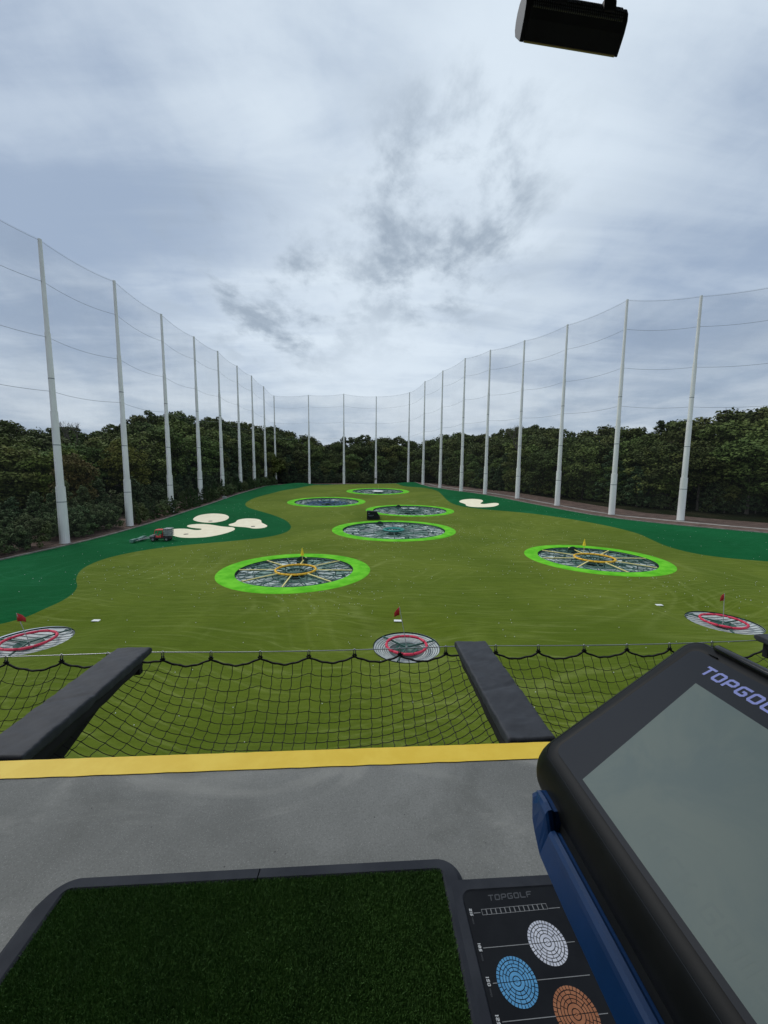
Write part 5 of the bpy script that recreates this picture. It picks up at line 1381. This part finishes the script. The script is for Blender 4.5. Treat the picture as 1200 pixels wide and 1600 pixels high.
# ------------------------------------------------------------------ touch screen console
def console():
    TI = rad(37); v_ = Vector((math.cos(TI), 0, math.sin(TI))); u_ = Vector((0, 1, 0)); nn_ = Vector((-math.sin(TI), 0, math.cos(TI)))
    O = Vector((.449, .685, 12 - .62))
    def Q(u, v, n=0): return O + u_ * u + v_ * v + nn_ * n
    t, off = dthing('screen_console', .75, .4, Z, 'black touch screen console with tilted grey screen in a blue shell at the right', 'console')
    U0 = -.60
    def rr_(u0, u1, v0, v1, r, n=8): return rrect(u0, u1, v0, v1, r, n)
    H = MB(); rg = []
    for (v0, v1, u1, u00, r, n) in ((-.010, .377, .0955, U0, .020, .0005), (-.013, .380, .098, U0 - .004, .022, .0015), (-.030, .395, .1155, U0 - .012, .029, .0), (-.0385, .401, .122, U0 - .016, .033, -.0035), (-.0475, .405, .1305, U0 - .02, .036, -.010),
                                    (-.059, .407, .1395, U0 - .022, .038, -.0205), (-.070, .406, .1455, U0 - .023, .040, -.031), (-.080, .403, .1490, U0 - .023, .041, -.044), (-.088, .399, .1500, U0 - .022, .041, -.058), (-.0925, .394, .1470, U0 - .02, .040, -.073), (-.085, .37, .125, U0, .035, -.094)):
        rg.append([tuple(Q(u, v, n)) for u, v in rr_(u00, u1, v0, v1, r)])
    H.rings(rg).build('housing', 'plastic_black', t, off=off, smooth=True, fixn=True)
    # parting seam round the housing rim: thin dark recess line
    s_ = [tuple(Q(u, v, -.0012)) for u, v in rr_(U0 - .0135, .1178, -.0330, .3975, .031)]
    MB().tube(s_, .0008, 5, closed=True).build('seam', 'gloss_black', t, off=off)
    # bezel glass
    bz = MB(); bz.rings([[tuple(Q(u, v, n)) for u, v in rr_(U0 + .003, .0950, -.0098, .3757, .019)] for n in (.0008, .0022)]); bz.build('bezel', 'bezel', t, off=off, fixn=True)
    # screen
    sc = [(-.52, -.0 + .0), (-.52, .3045), (.026, .3065), (.001, .0005)]
    MB().rings([[tuple(Q(u, v, n)) for u, v in sc] for n in (.0024, .0030)]).build('screen', 'screen_glass', t, off=off, fixn=True)
    text_mesh('PICK GAME', Q(-.135, .022, .0031), -u_, v_, .026, .020, .006, .0045, .05).build('screen_text', 'screen_ghost', t, off=off)
    # logo above the screen, reads towards the player
    text_mesh('TOPGOLF', Q(.0425, .3315, .0027), -u_, v_, .0240, .0200, .0042, .0050, .16).build('lettering', 'logo_blue', t, off=off)
    # ridge along the top edge
    MB().tube([tuple(Q(u, .4005, .002)) for u in (.068, .06, 0, -.3, U0 + .03)], [.004, .0085, .009, .009, .009], 10).build('top_ridge', 'gloss_black', t, off=off, smooth=True)
    MB().box(tuple(Q(.052, .3795, .0035)), (.003, .02, .002)).build('latch_tab', 'plastic_black', t, off=off)
    # blue shell under the housing
    def sec(F, zt, zb, flare=0.0):
        k = min(1, (zt - zb) / .06); a = (1 - k) * .012
        return [(.404, F, zt), (.3985, F, zt + .004 * k), (.3905, F, zt + .0025 * k), (.3855 + a, F, zt - .005 * k), (.3830 + a, F, zt - .014 * k), (.3735 + a, F, zb + .006 * k), (.378 + a, F, zb), (.42, F, zb - .006 * k), (.74, F, zb - .006 * k), (.76, F, zt)]
    Bz = 12
    rgs = [sec(-.15, Bz - .737, Bz - .806), sec(.60, Bz - .737, Bz - .806), sec(.664, Bz - .737, Bz - .803), sec(.690, Bz - .737, Bz - .801), sec(.697, Bz - .722, Bz - .800), sec(.706, Bz - .706, Bz - .792), sec(.724, Bz - .7035, Bz - .773), sec(.738, Bz - .7035, Bz - .758), sec(.752, Bz - .704, Bz - .732), sec(.758, Bz - .705, Bz - .722), sec(.763, Bz - .709, Bz - .717)]
    MB().rings(rgs).build('shell', 'blue_paint', t, off=off, smooth=False, fixn=True)
    MB().rings([[(x, F, z) for x, z in ((.409, Bz - .736), (.75, Bz - .736), (.75, Bz - .70), (.425, Bz - .70))] for F in (-.13, .70)]).build('inner_gasket', 'plastic_black', t, off=off)
    MB().box((.87, .25, (Z + Bz - .78) / 2 + 0.01), (.14, .34, Bz - .78 - Z - .02)).build('pedestal', 'blue_paint', t, off=off, bevel=.01)
    MB().box((.915, .25, Z + .012), (.24, .46, .02)).build('base_plate', 'plastic_black', t, off=off, bevel=.004)
    return t
console()

# ------------------------------------------------------------------ overhead heater
def heater():
    t, off = dthing('patio_heater', .93, 1.92, 14.0, 'black perforated overhead heater hanging at the top right corner', 'heater')
    Lc0, Lc1 = .715, 1.165; F0, Z0 = 1.93, 13.905
    # section (dF, dz): bottom lip, sloping back, round perforated top
    secp = [(.0, .0), (-.044, .050), (-.060, .080)]
    for k in range(9):
        a = rad(195 - k * 24); secp.append((.064 * math.cos(a), .100 + .064 * math.sin(a)))
    secp += [(.058, .075)]
    TL = lambda L: (Lc1 - L) * .075
    def ring(L, s=1.0): return [(L, F0 + (a) * s, Z0 + TL(L) + .09 + (b - .09) * s) for a, b in secp]
    MB().rings([ring(Lc0 + .02), ring(Lc1)]).build('body', 'heater_black', t, off=off, fixn=True)
    # ribs: one raised ring per pressed row
    rb = MB(); nr = 44
    for i in range(nr):
        L = Lc0 + .03 + (Lc1 - Lc0 - .04) * i / (nr - 1)
        p = [(L, F0 + a * 1.03, Z0 + TL(L) + .09 + (b - .09) * 1.03) for a, b in secp[2:12]]
        rb.tube(p, .0028, 5)
    rb.build('ribs', 'heater_black', t, off=off)['kind'] = 'stuff'
    dots = MB()
    for i in range(nr - 1):
        L = Lc0 + .035 + (Lc1 - Lc0 - .04) * (i + .1) / (nr - 1)
        for k in range(2, 10):
            a, b = secp[k], secp[k + 1]
            for q_ in (.3, .75): dots.box((L, F0 + (a[0] + (b[0] - a[0]) * q_) * 1.012, Z0 + TL(L) + .09 + (a[1] + (b[1] - a[1]) * q_ - .09) * 1.012), (.0045, .006, .006))
    dots.build('perforations', 'perf_grey', t, off=off)['kind'] = 'stuff'
    MB().rings([ring(Lc0, 1.04), ring(Lc0 + .018, 1.04)]).build('end_cap', 'heater_grey', t, off=off, fixn=True, bevel=.002, seg=1)
    MB().rings([ring(Lc1, 1.02), ring(Lc1 + .014, 1.02)]).build('end_cap', 'heater_black', t, off=off, fixn=True, bevel=.002, seg=1)
    MB().rings([[(L, F0 + a, Z0 + TL(L) + b) for a, b in ((-.003, .0035), (-.003, -.0005), (.004, -.0005), (.004, .0035))] for L in (Lc0 + .02, Lc1)]).build('lip', 'strip_reflector', t, off=off)
    MB().rings([[(L, F0 + a, Z0 + TL(L) + b) for a, b in ((.010, .016), (.055, .076), (.045, .085), (.006, .03))] for L in (Lc0 + .03, Lc1 - .02)]).build('reflector', 'strip_reflector', t, off=off, fixn=True)
    for L, dl in ((.868, .0), (1.09, .055)):
        w_ = [(L, F0 - .05, Z0 + .125), (L + dl * .2, F0 - .055, Z0 + .165), (L + dl * .8, F0 - .03, Z0 + .225), (L + dl, F0 - .01, Z0 + .30), (L + dl, F0 - .01, Z + 3.80)]
        MB().tube(w_, [.022, .020, .018, .016, .016], 10).build('bracket', 'heater_black', t, off=off, smooth=True)
        MB().box((L, F0 - .050, Z0 + TL(L) + .125), (.06, .045, .05)).build('clamp', 'heater_black', t, off=off, bevel=.008)
        MB().cyl((L + dl, F0 - .01, Z + 3.78), .05, .02, 16).build('ceiling_plate', 'heater_black', t, off=off)
heater()
